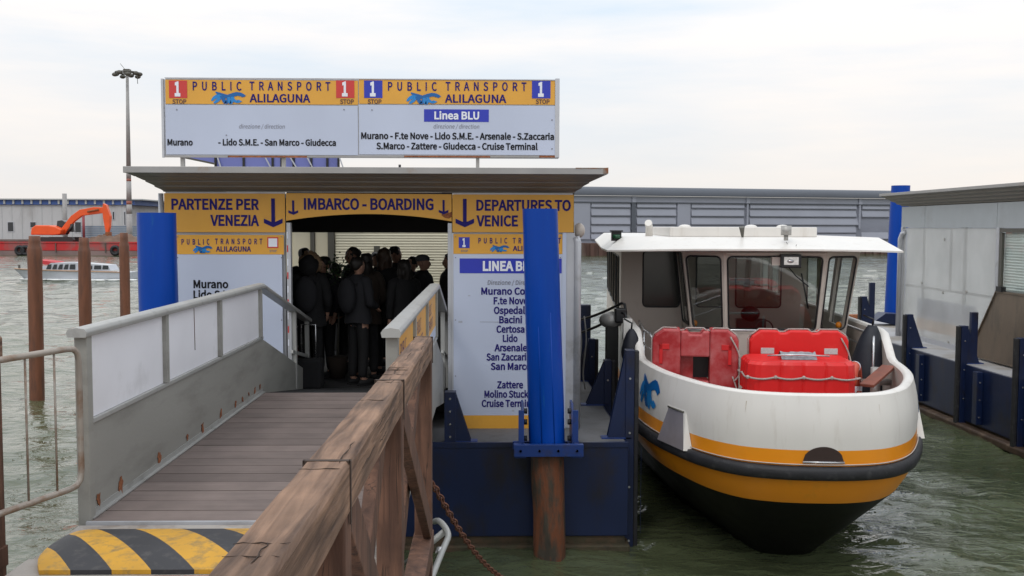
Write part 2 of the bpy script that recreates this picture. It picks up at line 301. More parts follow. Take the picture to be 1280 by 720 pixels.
def thing(name, label, cat, loc=(0,0,0), rz=0, group=None):
    o = bpy.data.objects.new(name, None); o.empty_display_size = .2; COL.objects.link(o)
    WM[o] = Matrix.Translation(Vector(loc)) @ Matrix.Rotation(rz, 4, 'Z'); o.matrix_basis = WM[o]
    return tag(o, label, cat, group)
def copy_tree(o, Wnew, parent=None):
    c = o.copy(); COL.objects.link(c); WM[c] = Wnew; c.parent = parent
    c.matrix_parent_inverse = I4; c.matrix_basis = (WM[parent].inverted() @ Wnew) if parent else Wnew
    for ch in [x for x in list(WM) if x.parent == o]: copy_tree(ch, Wnew @ (WM[o].inverted() @ WM[ch]), c)
    return c
def again(o, parent, Wnew):      # another piece that shares its mesh
    c = o.copy(); COL.objects.link(c); WM[c] = Wnew; c.parent = parent; c.matrix_basis = WM[parent].inverted() @ Wnew if parent else Wnew; return c
def smooth_curve(pts, n):
    pts = [Vector(p) for p in pts]; out = []; m = len(pts)
    for i in range(n):
        t = i*(m-1)/(n-1); k = min(int(t), m-2); u = t-k
        p0, p1, p2, p3 = pts[max(k-1,0)], pts[k], pts[k+1], pts[min(k+2,m-1)]
        out.append(.5*((2*p1)+(-p0+p2)*u+(2*p0-5*p1+4*p2-p3)*u*u+(-p0+3*p1-3*p2+p3)*u**3))
    return out

import os
FONT = None
try:
    FONT = bpy.data.fonts.load(os.path.join(bpy.utils.system_resource('DATAFILES', path='fonts'), 'Noto Sans CJK Regular.woff2'))   # the font that ships with Blender
except Exception: FONT = None
def text_mesh(s, bold=.0, space=1.0, shear=0., align='LEFT'):
    cu = bpy.data.curves.new('t', 'FONT'); cu.body = s; cu.size = 1; cu.font = FONT or cu.font; cu.bevel_depth = bold*.45; cu.bevel_resolution = 0; cu.space_character = space; cu.shear = shear; cu.resolution_u = 3
    ob = bpy.data.objects.new('t', cu); COL.objects.link(ob); dg = bpy.context.evaluated_depsgraph_get(); dg.update()
    me = bpy.data.meshes.new_from_object(ob.evaluated_get(dg)); bpy.data.objects.remove(ob); return me
CAP = []
def cap_height():
    if not CAP:
        m_ = text_mesh('H'); CAP.append(max(v.co.y for v in m_.vertices))
    return CAP[0]
def lettering(s, o, u, v, w, h, m, parent, off, bold=.022, space=1.0, shear=0., name='lettering', mirror=False):
    """letters filling w x h (w None: natural width, centred on o) from the point o, along u, up v, lying off in front"""
    me = text_mesh(s, bold, space, shear); n = len(me.vertices); co = np.empty(n*3); me.vertices.foreach_get('co', co); co = co.reshape(-1, 3)
    x0, x1 = co[:,0].min(), co[:,0].max(); cap = cap_height()
    if mirror: co[:,0] = x0+x1-co[:,0]
    sx = w/(x1-x0) if w else h/cap; sy = h/cap
    xx = (co[:,0]-x0)*sx - (0 if w else (x1-x0)*sx/2); yy = co[:,1]*sy
    u = Vector(u); v = Vector(v); O = Vector(o)+Vector(off)
    offv = np.array(Vector(off).normalized()); zz = co[:,2]*h*.15; keep = co[:,2] > -1e-5
    pts = np.outer(xx, u)+np.outer(yy, v)+np.outer(zz, offv)
    F_ = [tuple(p.vertices) for p in me.polygons if all(keep[i] for i in p.vertices)]; V_ = [tuple(p) for p in pts]
    used = sorted({i for f in F_ for i in f}); ix = {q: k for k, q in enumerate(used)}; V_ = [V_[i] for i in used]; F_ = [tuple(ix[i] for i in f) for f in F_]
    me = bpy.data.meshes.new(name); me.from_pydata(V_, [], F_); me.update(); me.materials.append(m)
    o_ = link(name, me, parent, Matrix.Translation(O))
    if h < .066 and len(s) > 1: o_['kind'] = 'stuff'
    return o_
LOGO = [(logo_dark, [(.12,1.0),(.2,.86),(.34,.72),(.48,.6),(.62,.74),(.78,.84),(.9,.76),(.99,.62)], (.03,.10,.12,.13,.13,.12,.12,.10)),
        (logo_light, [(.0,.26),(.07,.48),(.18,.62),(.30,.58)], (.05,.10,.13,.08)), (logo_light, [(.07,.06),(.16,.26),(.26,.52)], (.06,.10,.08)),
        (logo_dark, [(.29,.68),(.35,.4),(.42,.06),(.49,.34),(.50,.56)], (.10,.11,.09,.09,.08)), (logo_light, [(.52,.56),(.53,.3),(.57,.03),(.62,.3),(.63,.6)], (.08,.09,.07,.09,.09)),
        (logo_light, [(.63,.48),(.70,.26),(.80,.2),(.86,.3)], (.08,.09,.09,.12))]
def logo(fn, parent, frame=I4, mirror=False):
    """the blue leaping sea-lion mark: fn maps (0..1, 0..1) onto the surface"""
    q0_ = fn(.5, .5); nn = (fn(.51, .5)-q0_).cross(fn(.5, .51)-q0_).normalized()
    for mm in (logo_dark, logo_light):
        b = MB()
        for kk, (mt, pts, ws) in enumerate(LOGO):
            if mt is not mm: continue
            q = smooth_curve([(x, y, 0) for x, y in pts], 14); wq = smooth_curve([(w, 0, 0) for w in ws], 14); rows = []
            for i, p in enumerate(q):
                d = (q[min(i+1,13)]-q[max(i-1,0)]); d.normalize(); w = abs(wq[i].x)*1.1
                a = (p.x - d.y*w*.5, p.y + d.x*w*1.2); c = (p.x + d.y*w*.5, p.y - d.x*w*1.2)
                if mirror: a = (1-a[0], a[1]); c = (1-c[0], c[1])
                rows.append([fn(*a)+nn*(.0008*kk), fn(*c)+nn*(.0008*kk)])
            b.grid(rows, False)
        b.build('emblem', mm, parent, frame)

# ------------------------------------------------------------------ water
def make_water():
    nx, ny = 620, 760
    u = np.linspace(-1, 1, nx); x = 1.5 + 9.0*np.sinh(7.2*u)/np.sinh(7.2)*300 * 1.0
    u2 = np.linspace(-.28, 1, ny); y = 11 + np.sinh(8.0*u2)/np.sinh(8.0)*3000
    # nearly even spacing close by, stretching out to the horizon
    x = 1.5 + np.sign(u)*(np.abs(u)*14 + (np.exp(np.abs(u)*7.5)-1)*1.6)
    y = 4 + (np.clip(u2,0,None)/1*28 + (np.exp(np.clip(u2,0,None)*7.6)-1)*1.5) + np.minimum(u2,0)*60
    X, Y = np.meshgrid(x, y); Z = np.zeros_like(X); D = np.hypot(X, Y)
    rs = np.random.RandomState(3)
    for k in range(46):
        lam = .35*(1.085**k); ang = rs.normal(1.15, .75); amp = .0052*lam**.75; kx, ky = math.cos(ang)*2*math.pi/lam, math.sin(ang)*2*math.pi/lam
        fade = np.clip(1.6 - D/(lam*70), 0, 1); ph = rs.uniform(0, 6.28)
        ww = np.sin(kx*X+ky*Y+ph+.9*np.sin(.37*X*rs.uniform(.3,1)+.31*Y*rs.uniform(.3,1)+k))
        if lam > 6: amp *= .4
        Z += amp*fade*(ww + .25*np.cos(2*(kx*X+ky*Y+ph)))
    me = bpy.data.meshes.new('water'); me.vertices.add(nx*ny); me.vertices.foreach_set('co', np.stack([X, Y, Z], -1).astype(np.float32).ravel())
    i = np.arange(nx-1); j = np.arange(ny-1); I, J = np.meshgrid(i, j); a = (J*nx+I).ravel()
    q = np.stack([a, a+1, a+nx+1, a+nx], -1).ravel().astype(np.int32); nf = len(q)//4
    me.loops.add(len(q)); me.loops.foreach_set('vertex_index', q); me.polygons.add(nf)
    me.polygons.foreach_set('loop_start', np.arange(nf, dtype=np.int32)*4); me.polygons.foreach_set('use_smooth', np.ones(nf, bool)); me.update(); me.validate()
    m = bpy.data.materials.new('lagoon_water'); m.use_nodes = True; t = m.node_tree; n = t.nodes.new; l = t.links.new; b = t.nodes['Principled BSDF']
    b.inputs['IOR'].default_value = 1.6; b.inputs['Roughness'].default_value = .05
    g = n('ShaderNodeNewGeometry')
    c1 = n('ShaderNodeTexNoise'); c1.inputs['Scale'].default_value = .12; l(g.outputs['Position'], c1.inputs['Vector'])
    cr = n('ShaderNodeValToRGB'); cr.color_ramp.elements[0].color = (.060,.076,.036,1); cr.color_ramp.elements[1].color = (.088,.102,.054,1); cr.color_ramp.elements[0].position = .35; cr.color_ramp.elements[1].position = .65
    l(c1.outputs['Fac'], cr.inputs[0]); l(cr.outputs[0], b.inputs['Base Color'])
    mp = n('ShaderNodeMapping'); mp.inputs['Scale'].default_value = (.8, 1.5, 1); mp.inputs['Rotation'].default_value = (0, 0, R(14)); l(g.outputs['Position'], mp.inputs[0])
    n1 = n('ShaderNodeTexNoise'); n1.inputs['Scale'].default_value = 3.6; n1.inputs['Detail'].default_value = 4; n1.inputs['Distortion'].default_value = .6; l(mp.outputs[0], n1.inputs['Vector'])
    n2 = n('ShaderNodeTexNoise'); n2.inputs['Scale'].default_value = .8; n2.inputs['Detail'].default_value = 3; l(mp.outputs[0], n2.inputs['Vector'])
    ad = n('ShaderNodeMath'); ad.operation = 'MULTIPLY_ADD'; ad.inputs[1].default_value = 2.2; l(n2.outputs['Fac'], ad.inputs[0]); l(n1.outputs['Fac'], ad.inputs[2])
    bp = n('ShaderNodeBump'); bp.inputs['Strength'].default_value = .62; bp.inputs['Distance'].default_value = .08; l(ad.outputs[0], bp.inputs['Height']); l(bp.outputs[0], b.inputs['Normal'])
    me.materials.append(m); o = bpy.data.objects.new('water', me); COL.objects.link(o); tag(o, kind='structure'); WM[o] = I4
make_water()

# ------------------------------------------------------------------ quay we stand on
QZ = 1.9
b = MB(); b.box(-2.62, -.46, -14, 4.74, QZ-.5, QZ); b.box(-2.36, -.46, 4.74, 5.05, QZ-.5, QZ); b.box(-2.35, -.52, 5.05, 5.66, QZ-.5, QZ-.012); b.box(-.30, 9, -14, 3.2, QZ-.5, QZ)
b.box(-14, -2.62, -14, 3.6, QZ-.5, QZ)
q = tag(b.build('quay', concrete, bevel=.012), kind='structure')
b = MB()
for x0, y0, y1 in ((-2.62+.01, 4.4, 5.04), (-.8, 5.1, 5.6), (-2.3, 5.1, 5.6), (.5, 1, 3.1), (-2.4, 0, .4), (-.8, 0, .4)): b.box(x0, x0+.3, y0, y1, -.8, QZ-.5-.003)
tag(b.build('quay_support', algae), kind='structure')
br0 = None                                                     # brick edging along the quay
k = 0
for i in range(8):
    x = -2.62 + .005 + i*.285
    if x > -1.0: break
    Mx = Matrix.Translation((x+.138, 4.675, QZ-.004)); k += 1
    if br0 is None:
        bb = MB(); bb.box(-.136, .136, -.062, .062, 0, .022); br0 = bb.build('brick', brick_red, q, Mx, bevel=.004, centre=False)
    else: again(br0, q, Mx @ Matrix.Rotation(random.uniform(-.01,.01), 4, 'Z'))

# rubber ramp with yellow and black stripes
rt = thing('rubber_ramp', 'low rubber ramp with yellow and black diagonal stripes at the foot of the gangway', 'ramp', (-1.4, 5.25, QZ))
def ramp_pt(x, v):                     # v 0 front, 1 back (crest)
    e = max(0, 1-max(0, (x+2.30))/.16) if x < -2.14 else 0
    return Vector((x, 4.80+.61*v, QZ+.004 + .065*math.sin(min(1, .06+v*.80)*math.pi)**.7*(1-.6*e*e)))
edges = [-2.80, -2.58, -2.38, -2.19, -1.98, -1.73, -1.50, -1.27, -1.04, -.81, -.58]
for k in range(10):
    bb = MB(); rows = []
    for iv in range(11):
        v = iv/10; sh = .5*(1-v)
        def cl(x): return min(max(x+.04, -2.29+.10*(1-v)**4+.03*v**6), -.62)
        xa = cl(edges[k]+sh if k else -9); xb = cl(edges[k+1]+sh if k < 9 else 9)
        rows.append([ramp_pt(xa+(xb-xa)*i/6, v) for i in range(7)])
    if max(r[-1].x-r[0].x for r in rows) < .01: continue
    bb.grid(rows)
    bottom = [[Vector((p.x, p.y, QZ+.001)) for p in (rows[0])], rows[0]]; bb.grid(bottom, False)
    bb.grid([rows[-1], [Vector((p.x, p.y, QZ+.001)) for p in rows[-1]]], False)
    bb.grid([[r[0] for r in rows], [Vector((r[0].x, r[0].y, QZ+.001)) for r in rows]], False)
    bb.build('rubber_strip', yellow_rub if k % 2 == 0 else black_rub2, rt)

# ------------------------------------------------------------------ wooden railings
def wooden_railing(label, xc, ya, yb, za, zb, posts, strap=True, w=.105, h=.118):
    t = thing('wooden_railing', label, 'railing', (xc, yb, QZ), 0, 'wooden railings of the quay')
    zt = lambda y: za + (zb-za)*(y-ya)/(yb-ya)
    bb = MB(); rows = []; n = 90; rng = random.Random(int(abs(xc)*100))
    prof = [(-.5,-1),(-.5,-.5),(-.5,-.09),(-.44,-.015),(-.42,0),(-.2,0),(0,.0),(.2,0),(.42,0),(.44,-.015),(.5,-.09),(.5,-.5),(.5,-1)]
    for i in range(n+1):
        y = ya+(yb-ya)*i/n
        rows.append([Vector((xc + p*w + .004*noise.noise(Vector((y*1.5, p*3, xc))), y, zt(y) + q_*h + .005*noise.noise(Vector((y*3.5, p*5, q_*2+5))) + (.0 if q_ < -.5 else -.006*max(0, noise.noise(Vector((y*7, p*2, 9))))))) for p, q_ in prof])
    bb.grid(rows, True, close=True); m = len(prof)
    bb.add(rows[0], [tuple(range(m))[::-1]]); bb.add(rows[-1], [tuple(range(m))])
    tb_ = bb.build('top_beam', beam_wood, t)
    for p_ in tb_.data.polygons: p_.use_smooth = False
    tb_.data.set_sharp_from_angle(angle=R(30)) if False else None
    for y in posts:
        pb = MB(); pb.box(xc-.048, xc+.048, y-.05, y+.05, QZ-.35, zt(y)-h+.004); pb.build('post', post_wood, t, bevel=.006)
        if strap:
            sb = MB(); z1 = zt(y)-.001; e = w/2+.001
            sb.box(xc-e, xc+e, y-.007, y+.007, z1-.004, z1+.0025)
            for s in (-1, 1): sb.box(xc+s*e-.002, xc+s*e+.002, y-.007, y+.007, zt(y)-h-.03, z1+.0025)
            sb.build('strap', strap_m, t)
    rk = random.Random(3)
    for k in range(26):          # drying checks: most run with the grain, a few across it
        yk = rk.uniform(max(ya, 1.2), yb-.3); zk = zt(yk); cb = MB(); n_ = 7
        if k % 3: 
            x_ = xc+rk.uniform(-.4, .4)*w; ln = rk.uniform(.12, .5); side_ = k % 2
            pts = [Vector((x_+.004*rk.uniform(-1,1), yk+ln*i/n_, zt(yk+ln*i/n_)+.0005)) if side_ else Vector((xc+w/2-.0002, yk+ln*i/n_, zt(yk+ln*i/n_)-h*(.2+.6*((k*7) % 10)/10)+.004*rk.uniform(-1,1))) for i in range(n_)]
        else:
            x_ = xc-w*.46; pts = [Vector((x_+w*.9*i/(n_-1)*rk.uniform(.95,1), yk+.005*rk.uniform(-1,1), zk+.0005)) for i in range(n_)]
        cb.tube(pts, [.0004]+[rk.uniform(.0006,.0015) for _ in range(n_-2)]+[.0004], 5); cb.build('check_crack', check_m, tb_)
    for a, c in zip(posts[:-1], posts[1:]):
        if c-a > 3: continue
        z0 = QZ+.0; z1a, z1c = zt(a)-h-.01, zt(c)-h-.01
        for s, (p, q_) in ((-.6, ((a+.07, z0), (c-.07, z1c))), (.6, ((a+.07, z1a), (c-.07, z0)))):
            pb = MB(); pb.bar((xc+s*.045, p[0], p[1]), (xc+s*.045, q_[0], q_[1]), .045, .12, up=(0, 0, 1)); pb.build('brace', post_wood, t, bevel=.005)
    pb = MB(); pb.box(xc-.055, xc+.055, ya, yb, QZ-.16, QZ-.045); pb.build('bottom_rail', post_wood, t, bevel=.006)
    return t
wooden_railing('weathered timber railing with cross braces beside the right edge of the gangway', -.375, -.6, 5.66, 3.13, 2.975, [-.4, .85, 2.28, 3.72, 5.60])
wooden_railing('brown timber railing end at the far left behind the pipe barrier', -2.69, 3.0, 5.42, 3.02, 3.0, [3.1, 5.36], strap=False)

# ------------------------------------------------------------------ galvanised pipe barrier at left
t = thing('pipe_barrier', 'galvanised pipe barrier with thin upright bars left of the gangway', 'barrier', (-2.45, 5.2, QZ))
A = Vector((-2.262, 5.50, 0)); B = Vector((-2.552, 4.62, 0))
barrier_m = mat('barrier_steel', (.33,.29,.25), .5, .3, var=.15, vscale=6, col2=(.20,.11,.06), thresh=.54, gscale=5)
def bp_(f, z): p = A.lerp(B, f); p.z = z; return p
fr = MB(); ztop, zbot = 2.93, 2.16
corner = [bp_(.10, ztop), bp_(.045, ztop-.006), bp_(.012, ztop-.03), bp_(0, ztop-.08), bp_(0, zbot+.08), bp_(.012, zbot+.03), bp_(.045, zbot+.006), bp_(.1, zbot)]
fr.tube([bp_(1, ztop)] + corner + [bp_(1, zbot)], .017, 10); fr.build('frame', barrier_m, t)
for f in (.2, .42, .64, .86):
    bb = MB(); bb.tube([bp_(f, zbot), bp_(f, ztop)], .006, 6); bb.build('bar', barrier_m, t)
for f in (.97,):
    bb = MB(); bb.tube([bp_(f, zbot), bp_(f, QZ-.02)], .014, 8); bb.build('foot', galv, t)

# ------------------------------------------------------------------ gangway
gw = thing('gangway', 'grey steel gangway with brown boards and white side panels leading to the pontoon', 'gangway', (-1.5, 7.9, QZ))
GX0, GX1 = -2.33, -.56            # centre lines of the parapets
Y0, Y1, Y2 = 5.69, 10.13, 12.75
ZE = 1.52
pl0 = None; nP = 20; pw = (Y1-5.68)/nP
for k in range(nP):
    M = Matrix.Translation(((GX0+GX1)/2, 5.68+pw*(k+.5), QZ - random.uniform(0, .003)))
    if pl0 is None or k == 8:
        bb = MB(); hw = (GX1-GX0)/2-.035; rows = []
        nr = 14
        bb.box(-hw, hw, -pw/2+.007, pw/2-.007, -.03, -.002)
        for r in range(nr):
            y = -pw/2+.006+(pw-.012)*(r+.5)/nr; bb.box(-hw+.001, hw-.001, y-.0062, y+.0062, -.0021, .0008)
        o_ = bb.build('plank', deck_mat, gw, M, centre=False)
        if pl0 is None: pl0 = o_
    else: again(pl0, gw, M)
bb = MB(); bb.box(GX0+.02, GX1-.02, 5.66, 5.679, QZ-.09, QZ+.004); bb.build('threshold', alu, gw)
bb = MB(); bb.box(GX0, GX1, 5.7, Y1, QZ-.16, QZ-.04); bb.build('underframe', gang_grey, gw)
# lower ramp section
n2 = 13
for k in range(n2):
    f0, f1 = k/n2, (k+1)/n2; ya, yb = Y1+(Y2-Y1)*f0+.003, Y1+(Y2-Y1)*f1-.003; za, zb = QZ+(ZE-QZ)*f0, QZ+(ZE-QZ)*f1
    bb = MB(); bb.prism([(GX0+.05, ya, za-.03), (GX0+.05, yb, zb-.03), (GX0+.05, yb, zb), (GX0+.05, ya, za)], (GX1-GX0-.1, 0, 0)); bb.build('plank', dark_floor, gw)
def parapet(xc, s, posts):
    # s = +1: inner side is +X
    sk = MB(); sk.box(xc-.012, xc+.012, Y0+.03, Y1+.02, QZ-.16, 2.45)
    sk.prism([(xc-.012, Y1+.02, QZ-.16), (xc-.012, Y2-.35, ZE-.12), (xc-.012, Y2-.35, ZE+.30), (xc-.012, Y1+.02, 2.45)], (.024, 0, 0))
    sk.build('side_plate', gang_grey, gw)
    mr = MB(); mr.box(xc-.028, xc+.028, Y0+.04, Y1+.02, 2.45, 2.478); mr.build('middle_rail', gang_rail, gw, bevel=.004)
    an = MB(); an.box(xc+s*.013, xc+s*.045, Y0+.03, Y1, QZ+.004, QZ+.012); an.box(xc+s*.0125, xc+s*.018, Y0+.03, Y1, QZ+.012, QZ+.045); an.build('kick_angle', gang_rail, gw)
    for i, y in enumerate(posts):
        w = .075 if i == 0 else .06
        pm = MB(); pm.box(xc-.036, xc+.036, y-w/2, y+w/2, (QZ-.12) if i == 0 else 2.48, 2.975); pm.build('post', gang_grey, gw, bevel=.004)
    for a, c in zip(posts[:-1], posts[1:]):
        pn = MB(); pn.box(xc-.006, xc+.006, a+.036, c-.028, 2.48, 2.96); pn.build('panel', panel_white, gw)
    r = MB(); prof = [(-.052,-.028),(-.058,0),(-.045,.02),(0,.027),(.045,.02),(.058,0),(.052,-.028)]
    path = [Vector((xc, Y0-.05, 2.995)), Vector((xc, Y1, 2.995)), Vector((xc, Y2, 2.40))]
    rows = [[p + Vector((a, 0, c)) for a, c in prof] for p in path]
    r.grid(rows, False, close=True); r.add(rows[0], [tuple(range(7))[::-1]]); r.add(rows[-1], [tuple(range(7))]); r.build('handrail', gang_rail, gw, bevel=.006)
    for y in (Y1+1.75, Y2-.05):
        f = (y-Y1)/(Y2-Y1); pm = MB(); pm.bar((xc, y+.05, QZ+(ZE-QZ)*f), (xc, y, 2.97-.58*f), .05, .06, up=(0,1,0)); pm.build('end_post', gang_rail, gw)
    pm = MB(); pm.bar((xc, Y1+1.6, 2.12), (xc, Y2, 1.93), .03, .04); pm.build('lower_handrail', gang_rail, gw)
parapet(GX0, 1, [5.73, 7.12, 8.55, 10.06])
parapet(GX1, -1, [5.73, 7.12, 8.55, 10.06])
# rust blooms where the plate is bolted down
for i, (y, sc) in enumerate([(5.86, .035), (6.22, .04), (6.95, .035), (7.6, .022), (8.0, .033), (8.55, .035), (9.05, .025), (9.3, .03), (9.55, .02), (9.8, .026), (10.02, .022)]):
    bb = MB(); pts = []
    for k in range(14):
        a = 2*math.pi*k/14; r = sc*(.5+1.1*random.random()); r *= (1.5 if math.sin(a) < -.6 else 1)
        pts.append((GX0+.0155, y+r*math.cos(a)*.8, QZ+.085+r*math.sin(a)*.8))
    bb.prism(pts, (.003, 0, 0)); bb.build('rust_bloom', rust_mat, gw)
for yy in (7.85,):
    bb = MB(); bb.tube([(GX0+.0085, yy, 2.95), (GX0+.0085, yy+.01, 2.62)], .003, 5); bb.build('rust_streak', brown_ink, gw)
# small posters on the outer face of the right parapet
for k, (ya, yb) in enumerate(((5.80, 7.08), (7.2, 8.5), (8.62, 10.0))):
    xo = GX1+.0085
    pn = MB(); pn.box(xo, xo+.006, ya, yb, 2.50, 2.955); po = pn.build('poster', [sign_orange], gw)
    pw_ = MB(); pw_.box(xo+.001, xo+.0085, ya, yb, 2.50, 2.60); pw_.build('poster_band', sign_white, po)
    rs = MB(); rs.box(xo+.001, xo+.009, ya+.03, ya+.17, 2.64, 2.9); rs.build('number_square', red_ink, po)
    lettering('1', (xo+.0095, ya+.07, 2.67), (0,1,0), (0,0,1), .05, .18, white_ink, po, (.002,0,0), .05)
    lettering('PUBLIC', (xo+.0065, ya+.26, 2.78), (0,1,0), (0,0,1), .42, .10, navy_ink, po, (.002,0,0), 0)
    lettering('TRANSPORT', (xo+.0065, ya+.26, 2.65), (0,1,0), (0,0,1), .62, .09, navy_ink, po, (.002,0,0), 0)
# curved white pipe and chain on the outer side
t = thing('pipe_handrail', 'white curved steel pipe under the right side of the gangway', 'pipe', tuple(P(552, 690, 5.9)))
c = [P(543, 652, 6.3), P(548, 651, 6.2), P(554, 656, 6.1), P(559, 664, 6.0), P(560, 672, 5.95), P(554, 686, 5.85), P(546, 706, 5.75), P(538, 726, 5.6), P(528, 750, 5.5)]
bb = MB(); bb.tube(smooth_curve(c, 24), .019, 10); bb.build('pipe', gang_rail, t)
bb = MB(); bb.tube([P(551, 688, 5.86)+Vector((0,0,.01)), P(549, 694, 5.83)], .027, 10); bb.build('clamp', steel, t)
bb = MB(); bb.tube([(-.52, 6.1, 1.5), P(556, 664, 6.05)], .02, 8); bb.build('bracket', gang_rail, t)
ch = MB(); a = P(540, 603, 7.4); z = Vector(P(640, 730, 9.0)); prevp = None
n = 40; pts = []
for i in range(n*6+1):
    f = i/(n*6); p = a.lerp(z, f); p.z -= .22*math.sin(math.pi*f)*.6; pts.append(p)
for i in range(n):
    p, q_ = pts[i*6], pts[min(i*6+6, n*6)]; d = (q_-p); ln = d.length*.70; d.normalize(); c_ = (p+q_)/2
    s1 = d.cross(Vector((0,0,1))).normalized(); s2 = s1.cross(d)
    sd_ = (s1+s2*.3).normalized() if i % 2 else (s2-s1*.3).normalized()
    ring = [c_ + d*(ln*math.cos(t_)) + sd_*(.022*math.sin(t_)) for t_ in [2*math.pi*k/10 for k in range(10)]]
    ch.tube(ring, .0085, 5, closed=True)
tag(ch.build('chain', mat('chain_rust', (.15,.06,.035), .8, var=.4, vscale=30)), 'rusty chain hanging from the gangway towards the water in front of the navy pontoon', 'chain')

# ------------------------------------------------------------------ near pontoon
DZ = 1.18
pt = thing('pontoon', 'navy steel landing pontoon under the yellow signed boarding shelter', 'pontoon', (-1.5, 17, 0))
PX0, PX1, PY0, PY1 = -4.42, 1.56, 11.0, 24.0
bb = MB(); bb.box(PX0, PX1, PY0, PY1, .12, DZ-.012); bb.build('hull', navy_steel, pt, bevel=.01)
bb = MB(); bb.box(PX0+.03, PX1-.03, PY0+.03, PY1, -.6, .12); bb.build('wet_hull', algae, pt)
bb = MB(); bb.box(PX0-.05, PX1+.02, PY0-.07, PY1, -.05, .035); bb.build('rubbing_ledge', algae, pt, bevel=.02)
bb = MB(); bb.box(PX0+.03, PX1-.03, PY0+.03, PY1-.03, DZ-.012, DZ); bb.build('deck', pontoon_deck_m, pt)
bb = MB(); bb.box(PX0, PX1, PY0-.012, PY0+.03, DZ-.05, DZ+.012); bb.build('deck_edge', navy_steel, pt, bevel=.004)
for i in range(7):
    x = PX0+.6+i*.92; bb = MB(); bb.box(x, x+.004, PY0-.003, PY0, .15, DZ-.06); bb.build('plate_joint', navy_steel, pt)
def fender_post(par, x, y, z1, z0, side, w=.12, gus=.36, dz=DZ, rubber=True):
    """upright fender post with a triangular gusset on the deck; side = direction of the gusset"""
    bb = MB(); bb.box(x-w/2, x+w/2, y-.07, y+.07, z0, z1); po = bb.build('fender_post', navy_steel, par, bevel=.006)
    sd_ = Vector(side); a = Vector((x, y, dz+.012))+sd_*(w/2)
    nrm = sd_.cross(Vector((0,0,1))); 
    for k in (-.05, .05):
        bb = MB(); bb.prism([a+nrm*(k-.006), a+sd_*gus+nrm*(k-.006), Vector((a.x, a.y, z1-.03))+nrm*(k-.006)], nrm*.012); bb.build('gusset', navy_steel, po)
    bb = MB(); c_ = a+sd_*gus/2; e = abs(sd_.x)*gus/2+.07; e2 = abs(sd_.y)*gus/2+.07
    bb.box(c_.x-e, c_.x+e, c_.y-e2, c_.y+e2, dz+.001, dz+.016); bb.build('foot_plate', navy_bright, po)
    if rubber:
        bb = MB(); q_ = Vector((x, y, 0))-sd_*(w/2+.028); e = .026 if abs(sd_.x) > .5 else .055; e2 = .026 if abs(sd_.y) > .5 else .055
        bb.box(q_.x-e, q_.x+e, q_.y-e2, q_.y+e2, z0, z1-.01); bb.build('rubber_strip', black_rubber, po, bevel=.01)
    for k in range(4):
        zz = z0+(z1-z0)*(.12+.25*k); bb = MB(); yy = y-.07 if abs(sd_.x) > .5 else y-.07
        bb.tube([(x, yy-.012, zz), (x, yy+.002, zz)], .013, 6); bb.build('bolt', steel, po)
fender_post(pt, P(563,520,11.12).x, 11.10, P(563,489,11.1).z, DZ, (1,0,0), w=.13, gus=.17, rubber=False)
fender_post(pt, 1.60, 11.28, 2.20, -.3, (-1,0,0), w=.10, gus=.2)
fender_post(pt, 1.60, 13.4, 1.80, -.3, (-1,0,0), w=.10, gus=.24)
fender_post(pt, 1.60, 15.5, 1.85, -.3, (-1,0,0), w=.10, gus=.24)
fender_post(pt, 1.60, 17.8, 2.0, -.3, (-1,0,0), w=.10, gus=.24)
# collar that holds the blue pile
cx, cy = P(684, 565, 10.72).x, 10.72
bb = MB(); bb.box(cx-.37, cx+.37, cy-.30, cy-.235, DZ-.02, DZ+.11); bb.box(cx-.37, cx+.37, cy+.235, cy+.275, DZ-.06, DZ+.03)
for s in (-1, 1): bb.box(cx+s*.30-.06, cx+s*.30+.06, cy-.235, cy+.235, DZ-.05, DZ+.02)
co = bb.build('pile_collar', navy_bright, pt, bevel=.004)
for s in (-1, 1):
    bb = MB(); x = cx+s*.27
    bb.prism([(x-.012, cy-.2, DZ+.02), (x-.012, cy+.22, DZ+.02), (x-.012, cy+.22, DZ+.5), (x-.012, cy+.0, DZ+.5)], (.024, 0, 0))
    bb.box(x-.05 if s < 0 else x-.01, x+.01 if s < 0 else x+.05, cy-.205, cy-.18, DZ+.11, DZ+.46)
    bb.build('collar_wing', navy_bright, co, bevel=.003)
    for zz in (.12, .3, .42):
        r = MB(); r.tube([(x-s*.05, cy-.02, DZ+zz), (x-s*.015, cy-.02, DZ+zz)], .03, 8); r.build('roller', black_rubber, co)
    for k in (-.3, .3, -.1, .1):
        r = MB(); r.tube([(cx+k, cy-.315, DZ+.045), (cx+k, cy-.30, DZ+.045)], .014, 6); r.build('bolt', steel, co)

